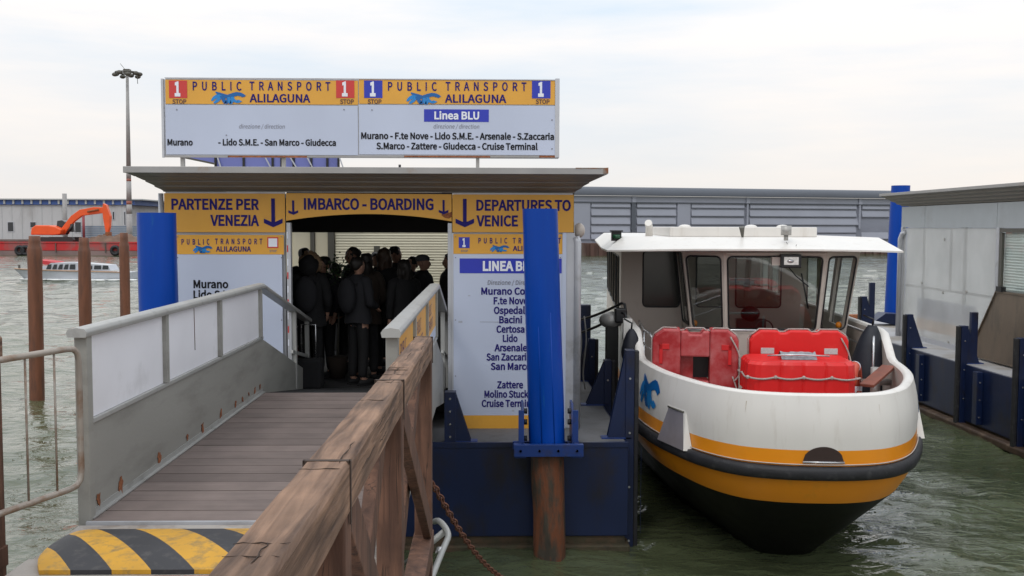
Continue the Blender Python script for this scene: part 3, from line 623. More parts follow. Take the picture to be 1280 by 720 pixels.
# ------------------------------------------------------------------ mooring piles
def pile(name, label, cat, group, top, foot, r, m, ztrans=None, mlow=None, seam=True):
    top, foot = Vector(top), Vector(foot); t = thing(name, label, cat, foot, 0, group)
    a = top; f_ = (top.z-(ztrans if ztrans is not None else foot.z))/(top.z-foot.z); mid = top.lerp(foot, f_)
    def rough_tube(p, q_, r0, r1, amp, n=20, m_=14, cap=True):
        bb = MB(); pts = [p.lerp(q_, i/n) for i in range(n+1)]; rows = []
        for i, c_ in enumerate(pts):
            rr = r0+(r1-r0)*i/n; rows.append([c_+Vector((math.cos(2*math.pi*k/20), math.sin(2*math.pi*k/20), 0))*rr*(1+amp*noise.noise(Vector((math.cos(2*math.pi*k/20)*1.5, math.sin(2*math.pi*k/20)*1.5, c_.z*2+p.x)))) for k in range(20)])
        bb.grid(rows, True, close=True); bb.add(rows[0], [tuple(range(20))]); return bb
    rough_tube(a, mid, r, r*1.04, .02).build('sleeve' if mlow else 'shaft', m, t)
    if seam:
        for ang in (-1.9, -1.2):
            bb = MB(); d = Vector((math.cos(ang), math.sin(ang), 0))*(r*1.005); d2 = Vector((math.cos(ang), math.sin(ang), 0))*(r*1.045)
            p0 = a.lerp(mid, .30 if ang < -1.5 else .42); bb.tube([p0+d*.97, mid+d2*.985], .008, 6); bb.build('seam', m, t)
    if mlow: 
        md = mid.lerp(foot, .62)
        rough_tube(mid, md, r*.93, r*.93, .10).build('timber_core', mlow, t); rough_tube(md, foot, r*.95, r*1.0, .16).build('weed_band', weed, t)
    return t
zf = -.9
tp = P(675, 261, 10.72); ft = P(684, 565, 10.72); ft2 = tp + (ft-tp)*((tp.z-zf)/(tp.z-ft.z))
pile('mooring_pile', 'tall bright blue pile in front of the route board with a rusty timber foot', 'pile', 'blue mooring piles', tp, ft2, .19, pile_blue, 1.16, old_pile)
tp = P(195.5, 266, 10.72); pile('mooring_pile', 'thick bright blue pile left of the boarding shelter', 'pile', 'blue mooring piles', tp, (tp.x+.02, 10.72, zf), .200, pile_blue, seam=False)
tp = P(1126, 232, 26.9); ft = P(1117, 400, 26.9)
pile('mooring_pile', 'slender bright blue pile behind the right hand shelter', 'pile', 'blue mooring piles', tp, tp+(ft-tp)*((tp.z-zf)/(tp.z-ft.z)), .245, pile_blue, seam=False)
for i, (x, yt, Y, w, lab) in enumerate([(43, 295, 20.6, 17, 'brown wooden mooring pile at far left, nearest of three in the water'),
                                        (105, 297, 23.0, 15, 'brown wooden mooring pile in the middle of three, above the white gangway panel'),
                                        (155, 291, 27.5, 12, 'brown wooden mooring pile next to the thick blue pile')]):
    tp = P(x, yt, Y); r = w/2*Y/F; ft = P(x+3.5, 500, Y); ft = tp+(ft-tp)*((tp.z+.8)/(tp.z-ft.z))
    t = thing('wooden_pile', lab, 'pile', ft, 0, 'brown wooden mooring piles')
    rows = []; zs = [0, .004, .12, .2, .24, .3, .5, .8, 1.2, 2, 3, tp.z+.8]; rr = [.70, .76, .78, .82, .92, 1, 1.0, .98, 1.02, 1.0, 1.04, 1.08]
    bb = MB()
    for z_, k in zip(zs, rr):
        f = z_*(1 if z_ > .5 else Y/21)/(tp.z+.8); f = min(f, 1); c_ = tp.lerp(ft, f)
        rows.append([c_+Vector((math.cos(2*math.pi*j/16), math.sin(2*math.pi*j/16), 0))*r*k*(1+.07*noise.noise(Vector((j*.7, z_*2, i*3)))) for j in range(16)])
    bb.grid(rows, True, close=True); bb.add(rows[0], [tuple(range(16))]); bb.build('shaft', brown_pile, t)

# ------------------------------------------------------------------ boarding shelter
SY = 11.85
def SX(px, Y=SY, py=283): return P(px, py, Y).x
def SZ(py, Y=SY, px=612): return P(px, py, Y).z
x0, xa, xb, x1 = SX(205), SX(358), SX(565), SX(718)
sh = thing('boarding_shelter', 'boarding shelter with a wide grey overhanging roof standing on the navy pontoon', 'shelter', ((x0+x1)/2, SY+1.5, DZ))
ztop = SZ(241)
for a, c in ((x0, xa-.0), (xb, x1)):
    bb = MB(); bb.box(a+.02, c-.02, SY+.02, SY+.07, DZ, ztop); bb.build('front_wall', alu, sh)
for x in (x0, x1-.05):
    bb = MB(); bb.box(x, x+.05, SY+.075, 14.9, DZ, ztop); bb.build('side_wall', [inner_dark], sh)  # walls coloured dark to keep the interior dim
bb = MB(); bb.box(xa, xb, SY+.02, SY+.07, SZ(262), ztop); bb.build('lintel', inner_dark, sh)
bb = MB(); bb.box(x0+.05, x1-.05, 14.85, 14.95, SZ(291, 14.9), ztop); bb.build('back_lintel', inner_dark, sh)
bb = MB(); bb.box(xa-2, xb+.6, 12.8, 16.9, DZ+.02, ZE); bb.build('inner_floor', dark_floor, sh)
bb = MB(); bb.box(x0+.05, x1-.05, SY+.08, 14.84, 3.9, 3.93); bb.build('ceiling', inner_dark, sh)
# door jamb columns
for x, s in ((xa, 1), (xb, -1)):
    bb = MB(); bb.box(x if s > 0 else x-.05, x+.05 if s > 0 else x, SY-.01, SY+.08, DZ, SZ(279)); jb = bb.build('jamb', alu, sh, bevel=.004)
    if s > 0:
        for k in range(9):
            zz = 3.45-k*.16; q_ = MB(); q_.box(x+.006, x+.02, SY-.014, SY-.010, zz, zz+.08); q_.build('warning_tape', red_ink if k % 2 else white_ink, jb)
# corner post with rounded gutter pipe at right
bb = MB(); bb.box(SX(704), x1+.005, SY-.02, SY+.018, DZ, SZ(291)); bb.build('corner_post', alu, sh, bevel=.006)
bb = MB(); bb.tube([(x1+.04, SY-.02, DZ), (x1+.04, SY-.02, SZ(302)), (x1+.02, SY-.01, SZ(296))], .042, 12); bb.build('down_pipe', alu, sh)
bb = MB(); bb.tube([(x0-.03, SY, DZ), (x0-.03, SY, SZ(243))], .03, 10); bb.build('down_pipe', alu, sh)
# roof: stepped soffit flaring out to a flat edge
rx0, rx1, ry0 = SX(155, 11.2), SX(759, 11.2), 11.2
zl, zb_ = SZ(209.5, 11.2), SZ(217.5, 11.2)
bb = MB(); bb.box(rx0, rx1, ry0, 15.1, zb_, zl); rf = bb.build('roof', roof_edge, sh, bevel=.004)
bb = MB(); prof = []
n = 4                                                          # soffit ribs step in towards the wall
for i in range(n):
    f0, f1 = i/n, (i+1)/n
    prof += [(f0, zb_-.002-(zb_-ztop)*(f0**1.2)), (f0+.78/n, zb_-.002-(zb_-ztop)*(f0**1.2)-.03), (f1-.02/n, zb_-.002-(zb_-ztop)*(f1**1.2)+.012)]
prof.append((1, ztop-.0))
def ring(f, z):
    e = .03; a = (rx0+e)+(x0-(rx0+e))*f; c = (rx1-e)+(x1-(rx1-e))*f; y = ry0+e+(SY-(ry0+e))*f; yb = 15.05
    return [Vector((a, yb, z)), Vector((a, y, z)), Vector((c, y, z)), Vector((c, yb, z))]
bb.grid([ring(f, z) for f, z in prof], False); bb.build('soffit', roof_grey, rf)
bb = MB(); bb.box(rx1-.36, rx1+.006, ry0-.004, ry0+.0, zl-.008, zl+.003); bb.box(rx1-.05, rx1+.007, ry0-.005, ry0+.0, zb_+.01, zl+.003); bb.box(rx1-.012, rx1+.008, ry0-.004, ry0+.5, zb_+.01, zl+.005); bb.build('rusty_lip', mat('rusty_paint', (.25,.21,.18), .7, var=.2, vscale=6, col2=(.22,.08,.03), thresh=.5, gscale=9), rf)
# small lamp and camera stub
t = thing('wall_lamp', 'small round lamp fixed to the right side wall of the boarding shelter', 'lamp', (x1+.1, SY+.1, SZ(289)))
bb = MB(); c_ = P(722, 288, SY+.12); bb.box(x1+.001, c_.x-.04, SY+.06, SY+.15, c_.z-.1, c_.z+.1); bb.build('base', alu, t)
bb = MB(); bb.ell((c_.x+.02, c_.y, c_.z), (.07, .09, .09)); bb.build('dome', cabin_white, t)

# sign helper: a board in the plane Y = y facing the viewer
U, V3 = (1, 0, 0), (0, 0, 1)
def board(parent, name, m, px0, px1, py0, py1, Y, th=.006, lab=None):
    bb = MB(); a = P(px0, py0, Y); c = P(px1, py1, Y); bb.box(a.x, c.x, Y, Y+th, c.z, a.z); o = bb.build(name, m, parent)
    if lab: o['label'] = lab
    return o
def wr(parent, s, px0, px1, pbase, cap, Y, m=navy_ink, bold=.022, space=1., shear=0.):
    a = P(px0, pbase, Y); c = P(px1, pbase, Y)
    return lettering(s, a, U, V3, c.x-a.x, cap*Y/F, m, parent, (0, -.004, 0), bold, space, shear)
def mark(parent, px0, px1, py0, py1, Y):
    a = P(px0, py1, Y); c = P(px1, py0, Y); logo(lambda u, v: Vector((a.x+(c.x-a.x)*u, Y-.005, a.z+(c.z-a.z)*v)), parent)
def number_square(parent, px0, px1, py0, py1, Y, m, empty=False):
    o = board(parent, 'number_square', m, px0, px1, py0, py1, Y-.004, .003); w = px1-px0
    if empty: board(o, 'blank_sticker', white_ink, px0+1.5, px1-1.5, py0+1.5, py1-1.5, Y-.006, .0015)
    else: 
        n_ = lettering('1', P(px0+w*.33, py1-(py1-py0)*.14, Y), U, V3, w*.3*Y/F, (py1-py0)*.72*Y/F, white_ink, o, (0,-.007,0), .045)
        if False: bs = board(n_, 'serif', white_ink, px0+w*.28, px0+w*.76, py1-(py1-py0)*.22, py1-(py1-py0)*.12, Y-.0085, .002)
def arrow(parent, pc, py0, py1, hw, sw, Y, m=navy_ink):
    a = P(pc, py0, Y); c = P(pc, py1, Y); k = Y/F; sw *= k/2; hw *= k; th = sw*1.5
    bb = MB(); y = Y-.005
    bb.prism([(a.x-sw, y, a.z), (a.x+sw, y, a.z), (a.x+sw, y, c.z+th*1.2), (a.x-sw, y, c.z+th*1.2)], (0, .003, 0))
    bb.prism([(a.x-hw, y-.001, c.z+hw*.75+th*.6), (a.x, y-.001, c.z+th*1.6), (a.x+hw, y-.001, c.z+hw*.75+th*.6), (a.x+hw, y-.001, c.z+hw*.75-th), (a.x, y-.001, c.z), (a.x-hw, y-.001, c.z+hw*.75-th)], (0, .003, 0))
    bb.build('arrow', m, parent)

# rooftop sign
YS = 11.5
ts = thing('rooftop_sign', 'long two part public transport sign standing on the shelter roof with line 1 squares', 'sign', (-1.5, YS+.1, zl))
a = P(201, 98, YS); c = P(699, 197.5, YS)
bb = MB(); bb.box(a.x, c.x, YS+.012, YS+.16, c.z, a.z); bb.build('cabinet', alu, ts, bevel=.006)
for px0, px1 in ((201, 206), (694, 699)):
    bb = MB(); q0 = P(px0, 98, YS); q1 = P(px1, 197, YS); bb.box(q0.x, q1.x, YS-.008, YS+.011, q1.z, q0.z); bb.build('frame_edge', alu, ts, bevel=.004)
bb = MB(); q0 = P(206, 98, YS); q1 = P(694, 100, YS); bb.box(q0.x, q1.x, YS-.008, YS+.011, q1.z+.006, q0.z); bb.build('frame_edge', alu, ts, bevel=.003)
for (p0, p1, mm) in ((206, 285, roof_edge), (285, 384, rust_mat), (384, 505, roof_edge), (505, 613, rust_mat), (613, 674, roof_edge), (674, 694, rust_mat)):
    bb = MB(); q0 = P(p0, 194.6, YS); q1 = P(p1, 197, YS); bb.box(q0.x+.002, q1.x-.002, YS-.006, YS+.011, q1.z, q0.z); bb.build('frame_edge', mm, ts)
for (w0, w1) in ((206.5, 447.6), (448.6, 693.5)):
    f_ = board(ts, 'sign_face', sign_white, w0, w1, 131, 194, YS); h_ = board(ts, 'sign_header', sign_orange, w0, w1, 99.5, 131, YS)
    red = w0 < 400; d = 0 if red else 244
    mk = red_ink if red else blue_band
    number_square(h_, 211+d, 234+d, 100.5, 122.5, YS, mk) if red else number_square(h_, 455, 478, 100.5, 122.5, YS, mk)
    if red: number_square(h_, 420, 443, 100.5, 122.5, YS, mk)
    else: number_square(h_, 665, 688, 101, 123, YS, mk)
    for pc in ((215, 433-8.5) if red else (459, 669)): wr(h_, 'STOP', pc+.5, pc+18, 129.6, 5.2, YS, brown_ink, .03)
    if red: wr(h_, 'PUBLIC', 241, 302, 112.6, 10, YS, space=1.35, bold=.02); wr(h_, 'TRANSPORT', 312, 413, 112.6, 10, YS, space=1.35, bold=.02)
    else: wr(h_, 'PUBLIC', 485, 546, 113, 10, YS, space=1.35, bold=.02); wr(h_, 'TRANSPORT', 557, 658, 113, 10, YS, space=1.35, bold=.02)
    if red: mark(h_, 265, 306, 115, 130, YS); wr(h_, 'ALILAGUNA', 312, 388, 127.5, 9.5, YS, bold=.022)
    else: mark(h_, 509, 550, 116, 130.5, YS); wr(h_, 'ALILAGUNA', 556, 633, 128, 9.5, YS, bold=.022)
    if red:
        wr(f_, 'direzione / direction', 299, 356, 160.5, 5, YS, grey_ink, 0, shear=.15)
        wr(f_, 'Murano', 209.5, 241, 181.5, 7.2, YS, black_ink, .03); wr(f_, '- Lido S.M.E. - San Marco - Giudecca', 273, 420, 181.5, 7.2, YS, black_ink, .03)
    else:
        bd = board(f_, 'line_band', blue_band, 530, 611, 136.5, 152.5, YS-.003, .002)
        wr(bd, 'Linea BLU', 543, 599, 148.8, 8.8, YS-.003, white_ink, .03)
        wr(f_, 'direzione / direction', 542, 599, 160.5, 5, YS, grey_ink, 0, shear=.15)
        wr(f_, 'Murano - F.te Nove - Lido S.M.E. - Arsenale - S.Zaccaria', 451.5, 692.5, 173.5, 7.6, YS, black_ink, .03)
        wr(f_, 'S.Marco - Zattere - Giudecca - Cruise Terminal', 470.5, 672, 186.3, 7.6, YS, black_ink, .03)
for px, py in ((221, 137), (430, 137), (465, 137.5), (283, 169), (690, 150), (690, 186)):
    q0 = P(px, py, YS); bb = MB(); bb.tube([(q0.x, YS-.006, q0.z), (q0.x, YS+.002, q0.z)], .008, 8); bb.build('screw', grey_ink, ts)
for px in (226, 353, 597):
    q0 = P(px, 198, YS); bb = MB(); bb.box(q0.x-.02, q0.x+.02, YS+.05, YS+.1, zl, c.z+.01); bb.build('leg', galv, ts)
bb = MB(); bb.tube([(SX(500,11.3), 11.3, zl-.005), (SX(500,11.3), 11.3, zl+.035)], .014, 8); tag(bb.build('roof_stub', black_m), 'tiny dark stub on the front edge of the shelter roof', 'fitting')

# overhead signs under the eaves
YH = SY-.02
o1 = thing('overhead_sign', 'yellow overhead sign reading PARTENZE PER VENEZIA left of the doorway', 'sign', tuple(P(281, 291, YH)), 0, 'yellow overhead signs')
bo = board(o1, 'sign_face', sign_orange, 205, 356.5, 241.5, 290.5, YH)
wr(o1, 'PARTENZE PER', 214.5, 324, 261.5, 12.5, YH, bold=.03); wr(o1, 'VENEZIA', 263, 324, 281.8, 12.5, YH, bold=.03); arrow(o1, 341.3, 248, 284, 11.5, 4.6, YH)
o2 = thing('overhead_sign', 'yellow overhead sign with an arched lower edge reading IMBARCO - BOARDING over the doorway', 'sign', tuple(P(460, 272, YH)), 0, 'yellow overhead signs')
bb = MB(); pl = []
for i in range(25):
    f = i/24; px = 357.5+207*f; py = 267.5+8.5*(2*f-1)**2 + (0 if f < .5 else 1.5*(f-.5)); pl.append(P(px, py, YH))
pl = pl[::-1]; top = [P(357.5, 241.5, YH), P(564.5, 242.8, YH)]
bb.prism([(p.x, YH, p.z) for p in top+pl], (0, .006, 0)); bb.build('sign_face', sign_orange, o2)
wr(o2, 'IMBARCO - BOARDING', 380, 542, 261.5, 13, YH, bold=.03); arrow(o2, 366.5, 250.5, 268.5, 6, 2.6, YH); arrow(o2, 554.5, 250, 268, 6, 2.6, YH)
bb = MB(); q0 = P(556, 268, YH); 
bb.prism([(q0.x+dx, YH-.004, q0.z+dz_) for dx, dz_ in ((-.03,.02),(.03,.03),(.05,.02),(.08,.03),(.09,-.02),(.05,-.05),(.0,-.04),(-.04,-.01))], (0,.003,0)); bb.build('rust_patch', rust_mat, o2)
o3 = thing('overhead_sign', 'yellow overhead sign reading DEPARTURES TO VENICE behind the blue pile', 'sign', tuple(P(641, 291, YH)), 0, 'yellow overhead signs')
board(o3, 'sign_face', sign_orange, 565.5, 717, 243, 290.5, YH)
wr(o3, 'DEPARTURES TO', 595.5, 713.5, 262.8, 12.5, YH, bold=.03); wr(o3, 'VENICE', 595.5, 647.5, 282.3, 12.5, YH, bold=.03); arrow(o3, 581, 248.5, 284, 11.5, 4.6, YH)

# route boards
YB = SY-.03
r1 = thing('route_board', 'tall white route board listing Murano and Lido behind the blank side of the gangway', 'sign', (SX(287, YB), YB, DZ), 0, 'tall route boards')
board(r1, 'board_face', sign_white, 219, 355, 318, 536, YB); board(r1, 'board_header', sign_orange, 219, 355, 293.5, 318, YB); board(r1, 'board_foot', sign_orange, 219, 355, 536.2, 552, YB)
bb = MB(); q0 = P(355.2, 292, YB); q1 = P(358, 545, YB); bb.box(q0.x, q1.x, YB-.006, YB+.02, q1.z, q0.z); bb.build('frame_edge', alu, r1)
wr(r1, 'PUBLIC', 227, 262, 305.5, 6.5, YB, space=1.4); wr(r1, 'TRANSPORT', 269, 328, 305, 6.5, YB, space=1.4); wr(r1, 'ALILAGUNA', 270, 314, 314.2, 6, YB)
mark(r1, 242, 265, 307, 316.5, YB); number_square(r1, 334, 348, 296.5, 310, YB, red_ink, True); wr(r1, 'STOP', 337, 346, 315, 2.6, YB, grey_ink, .02)
wr(r1, 'Murano', 242, 285.5, 359.8, 9.3, YB, black_ink, .03); wr(r1, 'Lido S.M.E.', 242, 301, 372.8, 9.3, YB, black_ink, .03); wr(r1, 'San Marco', 242, 301, 386, 9.3, YB, black_ink, .03)
r2 = thing('route_board', 'tall white route board headed LINEA BLU standing behind the blue pile', 'sign', (SX(635, YB), YB, DZ), 0, 'tall route boards')
board(r2, 'board_face', sign_white, 566.5, 703, 317.5, 519, YB); board(r2, 'board_header', sign_orange, 566.5, 703, 292.5, 317.5, YB); board(r2, 'board_foot', sign_orange, 571, 703, 519.2, 537, YB)
bb = MB(); q0 = P(564.8, 291, YB); q1 = P(567, 537, YB); bb.box(q0.x, q1.x, YB-.006, YB+.02, q1.z, q0.z); bb.build('frame_edge', alu, r2)
bb = MB(); q0 = P(703.2, 291, YB); q1 = P(706.5, 537, YB); bb.box(q0.x, q1.x, YB-.006, YB+.02, q1.z, q0.z); bb.build('frame_edge', sign_white, r2)
number_square(r2, 573.5, 587, 296.5, 310, YB, blue_band); wr(r2, 'STOP', 576, 585, 315, 2.6, YB, grey_ink, .02)
wr(r2, 'PUBLIC', 598, 634, 304, 6.5, YB, space=1.4); wr(r2, 'TRANSPORT', 641, 701, 304, 6.5, YB, space=1.4); wr(r2, 'ALILAGUNA', 641, 687, 313.5, 6, YB)
mark(r2, 613, 636, 306.5, 315, YB)
bd = board(r2, 'line_band', blue_band, 574.5, 702, 323, 341.7, YB-.003, .002); wr(bd, 'LINEA BLU', 603.5, 670, 338, 11, YB-.003, white_ink, .04)
wr(r2, 'Direzione / Direction', 609.5, 672, 355.8, 5.5, YB, grey_ink, .01, shear=.1)
for s, w, y in (('Murano Colonna', 101, 368), ('F.te Nove', 45, 380), ('Ospedale', 47, 392), ('Bacini', 30, 403.7), ('Certosa', 37, 415.5), ('Lido', 19.5, 427), ('Arsenale', 43, 438.7), ('San Zaccaria', 66, 450.3), ('San Marco', 53, 462), ('Zattere', 34, 485), ('Molino Stucky', 72, 496.7), ('Cruise Terminal', 84, 508.3)):
    L0 = {'Murano Colonna': 601.5, 'F.te Nove': 617, 'Ospedale': 617.3, 'Bacini': 624, 'Certosa': 620.5, 'Lido': 628.5, 'Arsenale': 618, 'San Zaccaria': 608, 'San Marco': 613.3, 'Zattere': 621.5, 'Molino Stucky': 605.5, 'Cruise Terminal': 602}[s]
    wr(r2, s, L0, L0+w*.83 if len(s) > 9 else L0+w*.95, y, 8.3, YB, navy_ink, .03)

# ------------------------------------------------------------------ waiting shelter behind an open gap, shaped so skylight reaches the cream roller shutter
YW = 17.0
w = thing('waiting_shelter', 'cream waiting shelter with a roller shutter seen through the doorway behind the passengers', 'shelter', (-1.5, YW+1, DZ))
wx0, wx1 = -4.9, .9
bb = MB(); bb.box(wx0, wx1, YW+.06, YW+3, DZ, 4.05); bb.build('wall', cream, w)
bb = MB(); bb.box(wx0-.1, wx1, YW-.0, YW+3.1, 4.06, 4.14); bb.build('roof', roof_edge, w)
sx0, sx1 = SX(419, YW), SX(566, YW)
for k in range(46):
    pass
bb = MB()
for k in range(44):
    z0_ = ZE+.02+k*.046; bb.prism([(sx0, YW+.05, z0_), (sx0, YW+.022, z0_+.003), (sx0, YW+.016, z0_+.023), (sx0, YW+.022, z0_+.0445), (sx0, YW+.05, z0_+.0455)], (sx1-sx0+.5, 0, 0))
bb.build('roller_shutter', cream_slat, w)
for p0, p1 in ((388, 393), (410, 417.5)):
    bb = MB(); bb.box(SX(p0, YW), SX(p1, YW), YW-.03, YW+.055, ZE, 3.9); bb.build('mullion', dark_mullion, w)
for p0, p1 in ((366, 388), (393, 410)):
    bb = MB(); bb.box(SX(p0, YW)+.004, SX(p1, YW)-.004, YW+.01, YW+.055, ZE+.0, 3.62); bb.build('wall_panel', cream, w, bevel=.01)
bb = MB(); q0 = P(471, 311, YW); bb.box(q0.x-.05, q0.x+.05, YW-.0, YW+.015, q0.z-.06, q0.z+.05); bb.build('notice', dark_mullion, w)
# row of blue panels on its roof
t = thing('roof_panel_row', 'row of lavender blue panels in black frames on the roof behind the rooftop sign', 'panel row', (-4, YW, 4.15))
YP = 16.4
edgesp = [226, 271, 306, 342, 353, 368, 390, 410, 424]
for i, (p0, p1) in enumerate(zip(edgesp[:-1], edgesp[1:])):
    a = SX(p0, YP)+.015; c_ = SX(p1, YP)-.015; bb = MB()
    zt = 4.95; zb1 = 4.15 if i else 4.62
    bb.prism([(a, YP, zb1 if i else 4.72), (c_, YP, 4.15 if i else 4.62), (c_, YP, zt), (a, YP, zt)], (0, .02, 0)); bb.build('blue_panel', blue_panel_m, t)
for p in edgesp[1:]:
    bb = MB(); bb.bar((SX(p, YP), YP-.01, 4.15), (SX(p, YP), YP-.01, 4.95), .035, .03, up=(0,1,0)); bb.build('upright', black_m, t)
for pa, pb in ((271, 278), (328, 340), (358, 372), (380, 392), (422, 430)):
    bb = MB(); bb.bar((SX(pa, YP), YP-.05, 4.85), (SX(pb, YP), YP-.05, 4.55), .02, .02, up=(0,1,0)); bb.build('stay', alu, t)
bb = MB(); bb.bar((SX(226, YP), YP-.03, 4.72), (SX(271, YP), YP-.03, 4.60), .03, .03); bb.build('stay', dark_mullion, t)

# ------------------------------------------------------------------ people
def skin_mesh(vs, es, rs, sub=1, root=0):
    me = bpy.data.meshes.new('s'); me.from_pydata(vs, es, []); ob = bpy.data.objects.new('s', me); COL.objects.link(ob)
    md = ob.modifiers.new('k', 'SKIN'); md.use_smooth_shade = True
    for i, r in enumerate(rs):
        d = me.skin_vertices[0].data[i]; d.radius = r if isinstance(r, tuple) else (r, r); d.use_root = (i == root)
    s = ob.modifiers.new('u', 'SUBSURF'); s.levels = sub; s.render_levels = sub
    dg = bpy.context.evaluated_depsgraph_get(); dg.update(); r = bpy.data.meshes.new_from_object(ob.evaluated_get(dg)); bpy.data.objects.remove(ob); return r
def join_mesh(mesh, mb):
    n = len(mesh.vertices); mb2 = MB(); mb2.add([v.co.copy() for v in mesh.vertices], [tuple(p.vertices) for p in mesh.polygons], True)
    mb2.add(mb.v, mb.f, True); return mb2
def person(label, x, y, face, H=1.72, coat=cloth_black, legs=cloth_black, hair='short', hairm=hair_dark, coat_len=.0, pack=False, hood=False, cap=False, arm=(.0,.0), zf=ZE):
    t = thing('person', label, 'person', (x, y, zf), face); Fm = WM[t]; k = H/1.72       # faces local -Y
    sc = lambda v: (v[0]*k, v[1]*k, v[2]*k)
    V = []; E = []; Rr = []
    def add(p, r, par=None): V.append(sc(p)); Rr.append(r*k if not isinstance(r, tuple) else (r[0]*k, r[1]*k)); i = len(V)-1; (E.append((par, i)) if par is not None else None); return i
    pel = add((0,0,.95), .13); wst = add((0,0,1.10), .115, pel); chs = add((0,-.01,1.30), .135, wst); nk = add((0,0,1.46), .055, chs); hd0 = add((0,-.01,1.54), .05, nk)
    hands = []
    for s in (-1, 1):
        hip = add((.09*s,0,.88), .095, pel); kn = add((.10*s,-.01,.48), .058, hip); an = add((.10*s,.02,.09), .04, kn); add((.11*s,-.13,.035), .035, an)
        sh_ = add((.17*s,0,1.41), .06, chs); b_ = arm[0 if s < 0 else 1]
        el = (.235*s, .03-.04*b_, 1.12+.02*b_); wr_ = (.235*s-.07*s*b_, .0-.25*b_, .88+.28*b_)
        e_ = add(el, .042, sh_); w_ = add(wr_, .027, e_); d = (Vector(wr_)-Vector(el)).normalized()
        pc = add(tuple(Vector(wr_)+d*.05), .032, w_)
        side = Vector((0,-1,0)) if b_ < .5 else Vector((s*-1,0,0)).normalized()
        for j, (off, ln) in enumerate(((-.026,.06),(-.009,.075),(.009,.07),(.025,.055))):
            q0 = Vector(wr_)+d*.075+side*(-off); i1 = add(tuple(q0), .0105, pc); i2 = add(tuple(q0+d*ln*.5+Vector((-s*.006,0,0))), .009, i1); add(tuple(q0+d*ln+Vector((-s*.022,0,0))), .0075, i2)
        i1 = add(tuple(Vector(wr_)+d*.03+side*.035), .0105, pc); add(tuple(Vector(wr_)+d*.065+side*.052), .009, i1)
    bm_ = skin_mesh(V, E, Rr); hb = MB(); rows = []
    for j in range(13):
        th = math.pi*j/12; row = []
        for i in range(16):
            ph = 2*math.pi*i/16; v = Vector((.076*math.sin(th)*math.cos(ph), .095*math.sin(th)*math.sin(ph), .117*math.cos(th)))
            if v.z < -.03: v.x *= .86; v.y = v.y*.86-.012
            if abs(v.x) < .02 and v.y < 0 and -.045 < v.z < .012: v.y -= .022          # nose
            if abs(v.x) < .045 and v.y < 0 and .0 < v.z < .04: v.y += .006              # eye sockets
            if abs(v.x) < .03 and v.y < 0 and -.085 < v.z < -.05: v.y -= .006            # mouth and chin
            row.append(sc((v+Vector((0,-.012,1.605)))))
        rows.append(row)
    hb.grid(rows, True, close=True)
    for s in (-1, 1): hb.ell(sc((.077*s, .0, 1.60)), (.012*k,.02*k,.032*k), 8, 6)
    for s in (-1, 1): hb.ell(sc((.028*s, -.098, 1.622)), (.011*k,.006*k,.006*k), 8, 5)
    join_mesh(bm_, hb).build('body', skin_m, t, Fm)
    # coat: a lofted body with folds, open at the hem, and two sleeves
    hem = .90-coat_len; seed = x*7+y*3; bb = MB(); rows = []
    prof_ = [(hem, .205+coat_len*.12, .155+coat_len*.1), (hem+.05, .20+coat_len*.10, .155+coat_len*.08), (.98, .185, .150), (1.08, .178, .142), (1.2, .19, .150), (1.32, .205, .155), (1.40, .200, .140), (1.445, .15, .115), (1.475, .085, .085), (1.50, .072, .078), (1.502, .055, .06)]
    for z_, rx_, ry_ in prof_:
        row = []
        for i in range(24):
            a_ = 2*math.pi*i/24; f_ = 1+.06*noise.noise(Vector((math.cos(a_)*2.2+seed, math.sin(a_)*2.2, z_*4)))+.03*noise.noise(Vector((i*1.3, seed, z_*9)))
            row.append(sc((rx_*f_*math.cos(a_), ry_*f_*math.sin(a_)-.005, z_+.012*math.sin(a_*3+seed)*(1 if z_ < 1 else 0))))
        rows.append(row)
    bb.grid(rows, True, close=True); bb.add(rows[-1], [tuple(range(24))])
    for s in (-1, 1):
        b_ = arm[0 if s < 0 else 1]; el = Vector((.245*s, .03-.04*b_, 1.12+.02*b_)); wv = Vector((.235*s-.07*s*b_, .0-.24*b_, .91+.27*b_)); s0 = Vector((.165*s, 0, 1.395))
        pts_ = smooth_curve([s0-Vector((.06*s,0,-.01)), s0, s0.lerp(el,.5)+Vector((.01*s,0,0)), el, el.lerp(wv,.5), wv], 16); rr_ = smooth_curve([(q_,0,0) for q_ in (.07,.078,.066,.06,.053,.047)], 16)
        k0 = len(bb.v); bb.tube([sc(p_) for p_ in pts_], [q_.x*k*(1+.08*math.sin(i*2.1+seed)) for i, q_ in enumerate(rr_)], 12)
    bb.build('coat', coat, t, Fm)
    V.clear(); E.clear(); Rr.clear(); p0 = add((0,0,.95), .11)
    for s in (-1, 1): h_ = add((.085*s,0,.84), .092, p0); kk = add((.10*s,-.01,.48), .075, h_); add((.10*s,.02,.09), .062, kk)
    mesh = skin_mesh(V, E, Rr); bb = MB(); bb.add([v.co.copy() for v in mesh.vertices], [tuple(p.vertices) for p in mesh.polygons], True); bb.build('trousers', legs, t, Fm)
    for s in (-1, 1):
        bb = MB(); bb.ell(sc((.105*s,-.05,.045)), (.052*k,.14*k,.052*k), 12, 8); bb.box(*(q*k for q in (.105*s-.045,.105*s+.045,-.17,.08,.0,.02))); bb.build('shoe', cloth_black, t, Fm)
    hh = MB()
